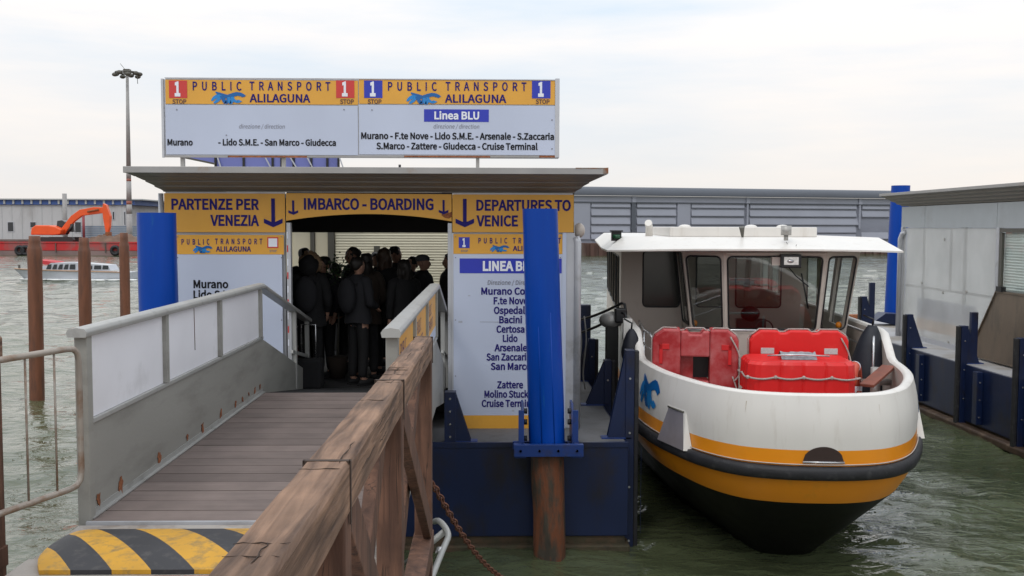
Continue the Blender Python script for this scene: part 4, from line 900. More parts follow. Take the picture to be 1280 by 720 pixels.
    if hood:
        hh.ell(sc((0,.045,1.585)), (.128*k,.135*k,.150*k), 18, 12).lump(.02, 9); hh.build('hood', coat, t, Fm)
        fb = MB(); fb.ell(sc((0,-.03,1.625)), (.150*k,.085*k,.150*k), 26, 18).lump(.05, 22); fb.build('fur_trim', fur_m, t, Fm)
    elif cap:
        hh.ell(sc((0,.0,1.665)), (.088*k,.108*k,.062*k), 14, 8); hh.box(*(q*k for q in (-.06,.06,-.16,-.08,1.645,1.655))); hh.build('cap', grey_cap, t, Fm)
    else:
        hh.ell(sc((0,.014,1.645)), (.086*k,.103*k,.095*k), 22, 14).lump(.022, 16)
        if hair == 'long':
            k0 = len(hh.v); hh.ell(sc((0,.055,1.54)), (.088*k,.065*k,.175*k), 24, 18).lump(.05, 15, k0, (1.6,1.6,.5))
            for s in (-1, 1): k0 = len(hh.v); hh.ell(sc((.07*s,-.005,1.50)), (.034*k,.055*k,.15*k), 14, 12).lump(.03, 18, k0)
        hh.build('hair', hairm, t, Fm)
    if pack:
        pb = MB(); pb.ell(sc((0,.20,1.22)), (.15*k,.10*k,.24*k), 14, 10); po = pb.build('backpack', cloth_dark, t, Fm)
        ps = MB()
        for s in (-1, 1): ps.tube([sc((.1*s,.13,1.36)), sc((.11*s,.02,1.475)), sc((.12*s,-.12,1.40)), sc((.13*s,-.13,1.22))], .02*k, 6)
        ps.build('strap', cloth_black, po, Fm)
    return t
def ppl(px, head_y, Y, label, face, **kw):
    p = P(px, head_y, Y); return person(label, p.x, Y, face, H=max(1.5, min(1.95, p.z-ZE+.005)), **kw)
ppl(387, 320, 13.0, 'leftmost person in the doorway, in a black fur hooded parka with a backpack', math.pi-.1, coat_len=.10, pack=True, hood=True, coat=cloth_black, arm=(.3,.3))
ppl(381, 312, 14.6, 'person with short dark hair standing behind the fur hooded figure', .4, coat=cloth_dark)
ppl(441, 311, 14.5, 'person with short dark hair turned to the left behind the green plant', -1.0, coat=cloth_dark, arm=(.8,.2))
ppl(457, 318, 13.4, 'person in a brown coat with long dark hair in the middle of the doorway', math.pi+.3, hair='long', coat=cloth_brown, coat_len=.12, arm=(.5,.2))
ppl(481, 312, 13.9, 'person with long brown hair and a black coat right of the brown coated one', math.pi-.4, hair='long', hairm=hair_brown, coat=cloth_black, coat_len=.18)
ppl(494, 310, 14.7, 'tall person with short hair standing at the back of the queue', .9, coat=cloth_black)
ppl(528, 319, 13.9, 'person in a grey cap and charcoal jacket facing right beside the gangway rail', 1.45, cap=True, coat=cloth_dark, arm=(.6,.6))
ppl(563, 318, 14.3, 'person half hidden behind the right door jamb', -1.3, coat=cloth_black, hair='long')
ppl(420, 330, 14.0, 'shorter person in dark clothes behind the plant between two groups', math.pi, coat=cloth_navy, arm=(.4,.4))
ppl(505, 326, 13.3, 'person in black with a dark bob standing just before the capped one', math.pi+.6, coat=cloth_black, hair='long', coat_len=.2)
ppl(405, 322, 13.7, 'person in a dark jacket right behind the backpack of the leftmost figure', -.6, coat=cloth_dark, arm=(.5,.1))
ppl(447, 323, 13.0, 'person with short hair and a dark backpack in the centre front of the crowd', math.pi-.7, coat=cloth_dark, coat_len=.05, pack=True, arm=(.6,.3))
ppl(470, 317, 14.9, 'person with short hair glimpsed between the two long haired figures', .2, coat=cloth_black)
ppl(516, 322, 14.6, 'person with short hair just left of the capped man, at the back', -.4, coat=cloth_dark)
bb = MB(); bb.box(-3.6, .6, 16.6, 16.9, ZE, 2.46); tag(bb.build('block', inner_dark, bevel=.01), 'dark waist high counter in front of the cream roller shutter', 'block')  # dark box added to darken the lower part of the shutter
# potted plant and luggage
pp = P(421, 335, 13.6); t = thing('potted_plant', 'green leafy plant among the passengers in the doorway', 'plant', (pp.x, 13.6, ZE))
bb = MB(); bb.tube([(pp.x, 13.6, ZE), (pp.x, 13.6, ZE+.3)], [.10, .15], 14); bb.build('pot', cloth_brown, t)
bb = MB(); bb.tube([(pp.x, 13.6, ZE+.28), (pp.x+.02, 13.6, ZE+.8), (pp.x, 13.6, ZE+1.4)], [.02, .015, .008], 6); bb.build('stem', dark_mullion, t)
bb = MB(); rg = random.Random(4)
for k in range(170):
    c_ = Vector((pp.x+rg.gauss(0,.11), 13.6+rg.gauss(0,.1), pp.z-.05+rg.gauss(0,.10))); d = Vector((rg.uniform(-1,1), rg.uniform(-1,1), rg.uniform(-.6,.9))).normalized(); s_ = d.cross(Vector((rg.random(),rg.random(),rg.random()))).normalized()
    l_ = rg.uniform(.04,.075); bb.add([c_, c_+d*l_*.5+s_*.016, c_+d*l_, c_+d*l_*.5-s_*.016], [(0,1,2,3)])
bb.build('foliage', leaf_m, t)
def suitcase(x, y, m, label, h=.55):
    t = thing('suitcase', label, 'suitcase', (x, y, ZE), 0, 'suitcases of the passengers')
    bb = MB(); bb.box(x-.19, x+.19, y-.12, y+.12, ZE+.05, ZE+h); bb.build('shell', m, t, bevel=.03, seg=3)
    bb = MB(); bb.tube([(x-.09, y+.08, ZE+h), (x-.09, y+.08, ZE+h+.42), (x+.09, y+.08, ZE+h+.42), (x+.09, y+.08, ZE+h)], .010, 6); bb.build('telescopic_handle', steel, t)
    for s in (-1, 1):
        bb = MB(); bb.tube([(x+s*.15-.015, y, ZE+.03), (x+s*.15+.015, y, ZE+.03)], .03, 10); bb.build('wheel', black_rubber, t)
q0 = P(398, 440, 12.95); suitcase(q0.x-.05, 12.45, cloth_black, 'black suitcase with a raised chrome handle beside the fur hooded person', .42)
q0 = P(381, 440, 12.95); suitcase(q0.x-.22, 13.1, mat('dark_red_case', (.12,.008,.01), .5), 'dark red suitcase behind the end of the gangway handrail', .5)


# ------------------------------------------------------------------ the ferry
BA = R(-5.2); BO = Vector((3.19, 9.50, 0))
bt = thing('ferry_boat', 'white and orange passenger ferry moored bow first with a black rubbing strake', 'boat', BO, BA); BF = WM[bt]
gun = [(0,0),(.36,.03),(.72,.17),(1.02,.5),(1.26,1.0),(1.45,1.55),(1.58,2.2),(1.66,3.0),(1.70,4.2),(1.72,6.5),(1.72,9.5),(1.66,12),(1.4,13.6)]
wat = [(0,1.30),(.22,1.33),(.36,1.45),(.46,1.72),(.60,2.1),(.76,2.6),(.95,3.3),(1.15,4.3),(1.35,5.6),(1.5,7.5),(1.55,9.5),(1.5,12),(1.3,13.6)]
kel = [(0,2.1),(.10,2.13),(.16,2.25),(.24,2.5),(.33,2.8),(.45,3.3),(.6,4.0),(.8,4.9),(1.0,6.0),(1.2,7.8),(1.3,9.5),(1.25,12),(1.1,13.6)]
NS = 61
def half(c): return smooth_curve([(x, y, 0) for x, y in c], NS)
def full(c, z, inset=0.):
    h = half(c); pts = [Vector((-p.x, p.y, 0)) for p in h[::-1]] + h[1:]
    outp = []
    for i, p in enumerate(pts):
        d = pts[min(i+1, len(pts)-1)]-pts[max(i-1, 0)]; d.normalize(); nrm = Vector((-d.y, d.x, 0))     # inward
        q_ = p + nrm*inset; outp.append(Vector((q_.x, q_.y, z(q_.y) if callable(z) else z)))
    return outp
def top_z(y): 
    f = min(1, max(0, (y-2.7)/.6)); return 1.955 + .32*f*f*(3-2*f)
def mix(c1, c2, f): return [(a[0]*(1-f)+b_[0]*f, a[1]*(1-f)+b_[1]*f) for a, b_ in zip(c1, c2)]
Z_RUB = 1.225
bb = MB(); rows = [full(gun, lambda y, f=f: 1.43+(top_z(y)-1.43)*f, .05*(f**1.5)-.02*math.sin(math.pi*f)) for f in (0,.2,.4,.6,.8,1.0)]
bb.grid(rows); hull = bb.build('bulwark', boat_white, bt, BF)
bb = MB(); bb.grid([full(gun, 1.275, -.0), full(gun, 1.43, -.0)]); bb.build('orange_stripe', boat_orange, bt, BF)
bb = MB(); a = full(gun, lambda y: top_z(y), .05); c_ = full(gun, lambda y: top_z(y)+.018, .07); d_ = full(gun, lambda y: top_z(y)+.018, .13); e_ = full(gun, lambda y: top_z(y)-.01, .155); bb.grid([a, c_, d_, e_]); bb.build('gunwale_cap', boat_white, bt, BF)
bb = MB(); bb.grid([full(gun, lambda y: top_z(y)-.01, .155), full(gun, 1.14, .16)]); bb.build('inner_bulwark', cabin_white, bt, BF)
bb = MB(); dk = full(gun, 1.15, .15); m_ = len(dk); bb.grid([dk[:m_//2+1], dk[m_//2:][::-1]], False); bb.build('foredeck', boat_deck, bt, BF)
prof = [(0,.068),(-.045,.063),(-.065,.03),(-.065,-.03),(-.045,-.063),(0,-.068)]
bb = MB(); bb.grid([full(gun, Z_RUB-.02+dz_, ins*.95) for ins, dz_ in prof]); bb.build('rubbing_strake', black_rubber, bt, BF)
bb = MB(); bb.tube([Vector((p.x, p.y, 1.292)) for p in full(gun, 1.3, -.012)], .006, 5); bb.build('strake_trim', cabin_white, bt, BF)
bb = MB(); bb.grid([full(gun, 1.14, .0), full(mix(gun, wat, .04), 1.0, .02), full(mix(gun, wat, .10), .86, .045)]); bb.build('orange_hull_band', boat_orange, bt, BF)
bb = MB(); bb.grid([full(mix(gun, wat, .10), .86, .045), full(mix(gun, wat, .28), .66, .05), full(mix(gun, wat, .62), .34, .02), full(wat, 0, 0), full(kel, -.7, 0)]); bb.build('black_hull', boat_black, bt, BF)
# hull surface mapper: arc length from the bow (left negative), height z
_g = full(gun, 0); _m = len(_g)//2; _arc = [0]*len(_g)
for i in range(_m+1, len(_g)): _arc[i] = _arc[i-1]+(_g[i]-_g[i-1]).length
for i in range(_m-1, -1, -1): _arc[i] = _arc[i+1]-(_g[i]-_g[i+1]).length
def hs(s, z, off=.004):
    for i in range(len(_arc)-1):
        if _arc[i] <= s <= _arc[i+1]: break
    f = (s-_arc[i])/(_arc[i+1]-_arc[i]); p = _g[i].lerp(_g[i+1], f); d = (_g[i+1]-_g[i]).normalized(); nrm = Vector((-d.y, d.x, 0))
    fz = max(0, (z-1.43)/(top_z(p.y)-1.43)); ins = .05*(fz**1.5)-.02*math.sin(math.pi*min(1, fz))
    q_ = p+nrm*(ins-off); return Vector((q_.x, q_.y, z))
def find_s(px, py, z):
    best = None
    for i in range(-300, 301):
        s = i/100; w_ = BF @ hs(s, z); c2 = CM.inverted() @ w_; x = 640+F*c2.x/-c2.z
        if best is None or abs(x-px) < best[0]: best = (abs(x-px), s)
    return best[1]
s_l = find_s(823, 490, 1.68)-.32
logo(lambda u, v: hs(s_l-.42+.74*u, 1.50+.36*v, .006), bt, BF); logo(lambda u, v: hs(-s_l-.32+.74*u, 1.50+.36*v, .006), bt, BF, mirror=True)
def fairlead(s0):
    pts = lambda off, g: [hs(s0-.17-g, 1.62+g, off), hs(s0+.17+g, 1.62+g, off), hs(s0+.30+g, 1.25, off), hs(s0-.30-g, 1.25, off)]
    bb = MB(); o4, i4 = pts(.003, .035), pts(.012, .0)
    low = [hs(s0-.30, 1.25, .09), hs(s0+.30, 1.25, .09)]
    bb.add([o4[0], o4[1], i4[1], i4[0]], [(0,1,2,3)]); bb.add([o4[1], o4[2], low[1], i4[1]], [(0,1,2,3)]); bb.add([o4[3], o4[0], i4[0], low[0]], [(0,1,2,3)])
    fr_ = bb.build('fairlead', boat_white, bt, BF)
    bb = MB(); bb.add([i4[0], i4[1], low[1], low[0]], [(0,1,2,3)]); bb.build('fairlead_plate', mat('brushed_plate', (.26,.24,.26), .35, .3, var=.2, vscale=4), fr_, BF)
    bb = MB(); bb.tube([hs(s0-.18, 1.635, .012), hs(s0, 1.635, .015), hs(s0+.18, 1.635, .012)], .011, 6); bb.build('fairlead_lip', dark_mullion, fr_, BF)
s_f = find_s(846, 535, 1.4); fairlead(s_f); fairlead(find_s(1143, 540, 1.4))
s_h = find_s(1029, 575, 1.33)
bb = MB(); arcp = [hs(s_h+.2*math.cos(a_), 1.315+.155*math.sin(a_), .004) for a_ in [math.pi*i/16 for i in range(17)]]; n_ = len(arcp)
bb.grid([arcp[:9], [hs(s_h+.2*math.cos(math.pi*(16-i)/16), 1.315, .004) for i in range(9)]], False) if False else bb.grid([[hs(s_h-.2+.4*i/16, 1.315, .007) for i in range(17)], [hs(s_h-.2+.4*i/16, 1.315+.155*math.sqrt(max(0,1-((i-8)/8)**2)), .007) for i in range(17)]], False); hw_ = bb.build('hawse_hole', mat('hole_brown', (.035,.018,.014), .6), bt, BF)  # dark patch on the hull in place of a shaded recess
bb = MB(); bb.box(-.2, .2, -.02, .02, -.008, .008)
rim = MB(); rim.tube([hs(s_h-.2, 1.316, .012), hs(s_h, 1.316, .014), hs(s_h+.2, 1.316, .012)], .012, 6); rim.build('sill', steel, hw_, BF)

# cabin (boat-local coordinates)
def face_panel(bbm, q, hole=None, th=.04):
    pass
def wall_with_windows(q, wins, m, name, parent, th=.05, glassm=None, frame_m=black_m, fr=.013, rnd=.06):
    """q: 4 corners (bl, br, tr, tl); wins: list of (u0,u1,v0,v1) in the panel's 0..1 frame; strips of wall around rounded windows with frames and panes"""
    bl, br, tr, tl = [Vector(p) for p in q]
    nrm = (br-bl).cross(tl-bl).normalized()
    def pt_(u, v, d=0): return (bl.lerp(br, u)).lerp(tl.lerp(tr, u), v) - nrm*d
    us = [0]; 
    wl = MB(); cur = 0
    def strip(u0, u1, v0, v1):
        if u1-u0 < 1e-4 or v1-v0 < 1e-4: return
        poly = [pt_(u0,v0), pt_(u1,v0), pt_(u1,v1), pt_(u0,v1)]; wl.prism(poly, -nrm*th)
    for (u0, u1, v0, v1) in wins:
        strip(cur, u0, 0, 1); strip(u0, u1, 0, v0); strip(u0, u1, v1, 1); cur = u1
    strip(cur, 1, 0, 1)
    wo = wl.build(name, m, parent, BF)
    for (u0, u1, v0, v1) in wins:
        W_ = (br-bl).length*(u1-u0); H_ = (tl-bl).length*(v1-v0); ru = min(.3, rnd/W_); rv = min(.3, rnd/H_); loop = []
        for cu, cv, a0 in ((u1-ru*(u1-u0), v1-rv*(v1-v0), 0), (u0+ru*(u1-u0), v1-rv*(v1-v0), 90), (u0+ru*(u1-u0), v0+rv*(v1-v0), 180), (u1-ru*(u1-u0), v0+rv*(v1-v0), 270)):
            for k in range(5):
                a_ = R(a0+k*22.5); loop.append((cu+ru*(u1-u0)*math.cos(a_), cv+rv*(v1-v0)*math.sin(a_)))
        # corner fillets between the square opening and the rounded loop
        fl = MB(); nL = len(loop)
        for ci, (cu, cv) in enumerate(((u1, v1), (u0, v1), (u0, v0), (u1, v0))):
            seg = loop[ci*5:ci*5+5]; vs = [pt_(cu, cv, .004)] + [pt_(a_, b_, .004) for a_, b_ in seg]; fl.add(vs, [(0, k+1, k+2) for k in range(4)])
        fl.build('corner_fillet', m, wo, BF)
        fb = MB(); fb.tube([pt_(a_, b_, -.002) for a_, b_ in loop], fr, 6, closed=True); f_ = fb.build('window', frame_m, wo, BF)
        gb = MB(); gb.add([pt_(a_, b_, .015) for a_, b_ in loop], [tuple(range(nL))]); gb.build('pane', glassm or win_glass, f_, BF)
    return wo
WX = .30                                     # wheelhouse sits a little to the right of the centre line
zt_, zm, zd = 3.36, 2.14, 1.15
def wp(x, y, z, k=1.0): return Vector((WX+x*k, y, z))
# plan of the wheelhouse: sill narrower than head, all windows lean outward
headp = [(-1.22,5.25),(-1.22,4.15),(-.69,3.82),(.69,3.82),(1.22,4.15),(1.22,5.25)]
sillp = [(-1.08,5.25),(-1.06,4.25),(-.62,4.0),(.62,4.0),(1.06,4.25),(1.08,5.25)]
wins = [[(.12,.86,.06,.90)], [(.08,.92,.05,.87)], [(.035,.965,.05,.87)], [(.08,.92,.05,.87)], [(.12,.86,.06,.90)]]
for i in range(5):
    a, c_ = sillp[i], sillp[i+1]; ah, ch_ = headp[i], headp[i+1]
    wall_with_windows([wp(a[0],a[1],zm), wp(c_[0],c_[1],zm), wp(ch_[0],ch_[1],zt_), wp(ah[0],ah[1],zt_)], wins[i], cabin_white, 'wheelhouse_wall', bt, glassm=side_glass if i in (4,3) else win_glass)
    bb = MB(); bb.prism([wp(a[0],a[1],zd), wp(c_[0],c_[1],zd), wp(c_[0],c_[1],zm-.002), wp(a[0],a[1],zm-.002)], (0,.04,0)); bb.build('wheelhouse_base', cabin_white, bt, BF)
# frame lip round the big front window
bb = MB(); bb.bar(wp(-.66,3.80,3.24), wp(.66,3.80,3.24), .03, .025); bb.build('window_hood', cabin_white, bt, BF)
# bulkhead behind, left and right
wall_with_windows([(-1.70,5.3,zd),(WX-1.08,5.3,zd),(WX-1.08,5.3,3.40),(-1.70,5.3,3.40)], [(.36,.95,.555,.93)], cabin_white, 'bulkhead', bt, glassm=mat('bulkhead_pane', (.05,.055,.05), .15, var=.2, vscale=1.5))
# rear wall of the wheelhouse with a door opening's window, instrument desk and seat
wall_with_windows([(WX-1.08,6.9,zd),(WX+1.08,6.9,zd),(WX+1.08,6.9,3.40),(WX-1.08,6.9,3.40)], [(.18,.40,.5,.88),(.48,.82,.5,.88)], cabin_white, 'rear_wall', bt)
bb = MB(); bb.box(WX-.95, WX+.95, 4.45, 4.85, zd, 2.08); bb.build('instrument_desk', inner_dark, bt, BF, bevel=.03)
bb = MB(); bb.box(WX-.22, WX+.22, 5.6, 5.72, 1.7, 2.2); bb.box(WX-.22, WX+.22, 5.2, 5.7, 1.62, 1.72); bb.ell((WX-.02, 5.6, 2.28), (.15,.07,.12)); bb.build('helm_seat', black_m, bt, BF)
bb = MB(); bb.tube([(WX-.02+.12*math.cos(a_), 4.42, 2.17+.12*math.sin(a_)) for a_ in [2*math.pi*i/18 for i in range(18)]], .012, 6, closed=True); bb.build('steering_wheel', black_m, bt, BF)
bb = MB(); bb.tube([wp(.52,4.1,2.10), wp(.52,4.13,2.10)], .11, 16); bb.build('round_mirror', lamp_glass, bt, BF)
for (x, y) in ((-1.0, 4.33), (.98, 4.28)): 
    bb = MB(); bb.ell(wp(x, y+.05, 2.24), (.045,.045,.05)); bb.build('indicator_lamp', orange_plastic, bt, BF)
# wiper
bb = MB(); bb.tube([wp(.10,3.83,3.16), wp(.28,3.88,2.95), wp(.46,3.9,2.80)], .008, 5); bb.tube([wp(.36,3.885,2.98), wp(.47,3.93,2.5)], .010, 5); bb.build('wiper', black_m, bt, BF)
# main cabin sides
def side(s):
    yf_ = 5.35 if s < 0 else 6.96
    q = [(s*1.70, 13.0, zd), (s*1.70, yf_, zd), (s*1.70, yf_, 3.40), (s*1.70, 13.0, 3.40)]
    if s > 0: q = [q[1], q[0], q[3], q[2]]
    wall_with_windows(q, [(.05+.18*k, .05+.18*k+.15, .48, .88) for k in range(5)], cabin_white, 'cabin_side', bt, glassm=side_glass)
side(-1); side(1)
bb = MB(); bb.box(-1.7, 1.7, 12.95, 13.0, zd, 3.4); bb.build('stern_wall', cabin_white, bt, BF)
bb = MB(); bb.box(-1.6, 1.6, 5.4, 12.9, zd+.0, zd+.02); bb.build('cabin_floor', boat_deck, bt, BF)
# roof: flat top, sloping visor with facetted corners
out_ = [(-1.98,13.2),(-2.0,5.0),(-1.96,3.72),(-1.55,3.62),(-.8,3.58),(.8,3.58),(1.50,3.62),(1.97,3.80),(2.0,5.0),(1.98,13.2)]
inn = [(-1.78,13.0),(-1.80,5.0),(-1.72,4.35),(-1.30,4.22),(-.7,4.2),(.7,4.2),(1.25,4.22),(1.78,4.28),(1.80,5.0),(1.78,13.0)]
zo = [3.30,3.29,3.285,3.295,3.31,3.31,3.30,3.285,3.29,3.30]; zi = [3.46]*10
bb = MB(); ro = [Vector((x,y,z)) for (x,y),z in zip(out_, zo)]; ri = [Vector((x,y,z)) for (x,y),z in zip(inn, zi)]; bb.grid([ro, ri], False)
bb.add(ri, [tuple(range(10))]); rl = [p-Vector((0,0,.022)) for p in ro]; bb.grid([rl, ro], False); bb.add([p+Vector((0,0,0)) for p in rl], [tuple(range(10))[::-1]])
rfb = bb.build('roof', boat_white, bt, BF)
bb = MB(); bb.box(-1.05, 1.0, 4.5, 8.5, 3.46, 3.60); bb.build('roof_hatch', boat_white, rfb, BF, bevel=.012)
for x in (-.8, .15, .6): 
    bb = MB(); bb.ell((x, 4.9, 3.60), (.09,.09,.035)); bb.build('vent_cap', boat_white, rfb, BF)
bb = MB(); bb.tube([(-1.28, 5.4, 3.44), (-1.28, 5.4, 3.60), (-1.30, 5.3, 3.66)], .055, 12); bb.build('vent_pipe', boat_white, rfb, BF)
bb = MB(); bb.box(-1.88, -1.74, 4.3, 4.45, 3.40, 3.54); bb.box(-1.9,-1.72,4.28,4.47,3.53,3.55); bb.build('navigation_light', black_m, rfb, BF)
bb = MB(); bb.tube([(-1.86,4.26,3.46), (-1.76,4.26,3.46)], .03, 8); bb.build('navigation_lens', mat('green_lens', (.01,.07,.03), .2), rfb, BF)
bb = MB(); bb.tube([(.45,3.9,3.42),(.45,3.9,3.49)], .03, 8); bb.tube([(.45,3.9,3.49),(.45,3.9,3.62)], .07, 14); bb.tube([(.45,3.87,3.40),(.47,3.8,3.34),(.54,3.74,3.33),(.56,3.74,3.37)], .006, 5); bb.build('searchlight', galv, rfb, BF)
bb = MB(); bb.tube([(-.08,4.2,3.46),(-.10,4.15,3.60)], [.015,.04], 8); bb.build('horn', dark_mullion, rfb, BF)
fl = MB(); fl.box(.345, .615, 3.68, 3.80, 3.06, 3.24); fo = fl.build('flood_light', black_m, bt, BF, bevel=.008)
fl = MB(); fl.box(.385, .575, 3.672, 3.679, 3.10, 3.205); fl.build('lamp_lens', lamp_glass, fo, BF)
fl = MB(); fl.ell((.47, 3.68, 3.15), (.05,.03,.025)); fl.build('bulb', steel, fo, BF)
fl = MB(); fl.box(.24, .36, 3.74, 3.82, 3.09, 3.2); fl.build('bracket', cabin_white, fo, BF)
# rails at both sides of the foredeck
for s in (-1, 1):
    bb = MB(); e = 1.45*s
    pth = [(e, 4.9, 2.22), (e, 3.6, 2.22), (e*.97, 3.1, 2.22), (e*.95, 3.0, 2.12), (e*.95, 3.0, zd)]
    bb.tube(pth, .018, 8); bb.tube([(e, 4.9, 2.04), (e, 3.3, 2.04), (e*.95, 3.0, 2.02)], .013, 8)
    for y in (3.7, 4.6): bb.tube([(e, y, zd), (e, y, 2.22)], .015, 8)
    bb.build('rail', steel, bt, BF)
bb = MB(); bb.tube([(-1.15, 3.55, 2.24), (.0, 3.5, 2.24), (WX-.1, 3.5, 2.24)], .014, 8); bb.tube([(.28, 3.5, 2.2), (.28, 3.5, zd)], .014, 8); bb.build('cross_rail', steel, bt, BF)
# bitts and white fender brackets by the bulwark ends
for s in (-1, 1):
    bb = MB(); bb.tube([(s*1.28, 2.55, zd), (s*1.28, 2.55, 1.9)], .06, 12); bb.tube([(s*1.10, 2.55, 1.72), (s*1.46, 2.55, 1.72)], .04, 10); bb.build('mooring_bitt', galv, bt, BF)
bb = MB(); bb.prism([(-1.74, 3.35, 1.95), (-1.74, 3.6, 1.95), (-1.74, 3.6, 2.38), (-1.74, 3.45, 2.38)], (.12, 0, 0)); bb.build('bulwark_end', boat_white, bt, BF, bevel=.01)

# things on the foredeck -------------------------------------------------
def local(x, y, z=0): return BF @ Vector((x, y, z))
def raft_block(name_label, c, w, d, h, m, rot, ropes=True, group='red buoyant rafts on the foredeck', lobes=4, steps=1):
    t = thing('buoyant_raft', name_label, 'life raft', c, BA+rot, group); Fm = WM[t]
    for lv in range(steps):
        bb = MB(); zs = [(0,.94),(.025,1),(.5*h/steps,1.0),(h/steps-.035,.985),(h/steps,.94)]; rows = []
        for z_, k in zs:
            row = []; cham = .11; W2, D2 = w/2*k, d/2*k
            pts = []
            nsd = 24
            def edge(x0_, y0_, x1_, y1_, n_, wav):
                for i in range(n_):
                    f = i/n_; x = x0_+(x1_-x0_)*f; y = y0_+(y1_-y0_)*f; g_ = .022*(1-abs(math.sin(f*math.pi*lobes))**.35) if wav else 0
                    nx_, ny_ = (y1_-y0_), -(x1_-x0_); ln = math.hypot(nx_, ny_); pts.append(Vector((x-nx_/ln*g_, y-ny_/ln*g_, lv*h/steps+z_)))
            edge(-W2+cham, -D2, W2-cham, -D2, 40, True); edge(W2-cham, -D2, W2, -D2+cham, 3, False); edge(W2, -D2+cham, W2, D2-cham, 20, True); edge(W2, D2-cham, W2-cham, D2, 3, False)
            edge(W2-cham, D2, -W2+cham, D2, 40, True); edge(-W2+cham, D2, -W2, D2-cham, 3, False); edge(-W2, D2-cham, -W2, -D2+cham, 20, True); edge(-W2, -D2+cham, -W2+cham, -D2, 3, False)
            rows.append(pts)
        bb.grid(rows, False, close=True); n_ = len(rows[0]); bb.add(rows[-1], [tuple(range(n_))]); bb.add(rows[0], [tuple(range(n_))[::-1]])
        bb.build('float', m, t, Fm)
    if ropes:
        bb = MB(); zr = h*.56 if steps == 1 else h*(1-.22); loop = []
        for (a, b_, ax) in ((-1,1,0),(1,1,1),(1,-1,2),(-1,-1,3)): pass
        cs = [(-w/2-.012,-d/2-.012),(w/2+.012,-d/2-.012),(w/2+.012,d/2+.012),(-w/2-.012,d/2+.012)]
        for i in range(4):
            p, q_ = Vector((*cs[i],zr)), Vector((*cs[(i+1)%4],zr)); n_ = 4 if i % 2 == 0 else 2
            for k in range(n_*8): f = k/(n_*8); pp_ = p.lerp(q_, f); pp_.z -= .022*abs(math.sin(f*n_*math.pi)); loop.append(pp_)
        bb.tube(loop, .011, 6, closed=True)
        for i in (0, 8, 16, 24): bb.ell(loop[i], (.022,.018,.022), 8, 6)
        bb.build('grab_rope', rope_m, t, Fm)
    return t, Fm
rc = local(.20, 1.95, 1.32)
raft_block('bright red stacked buoyant raft with a grey rope round it, front right on the foredeck', rc, 1.22, .78, .76, red_raft, 0, steps=2)
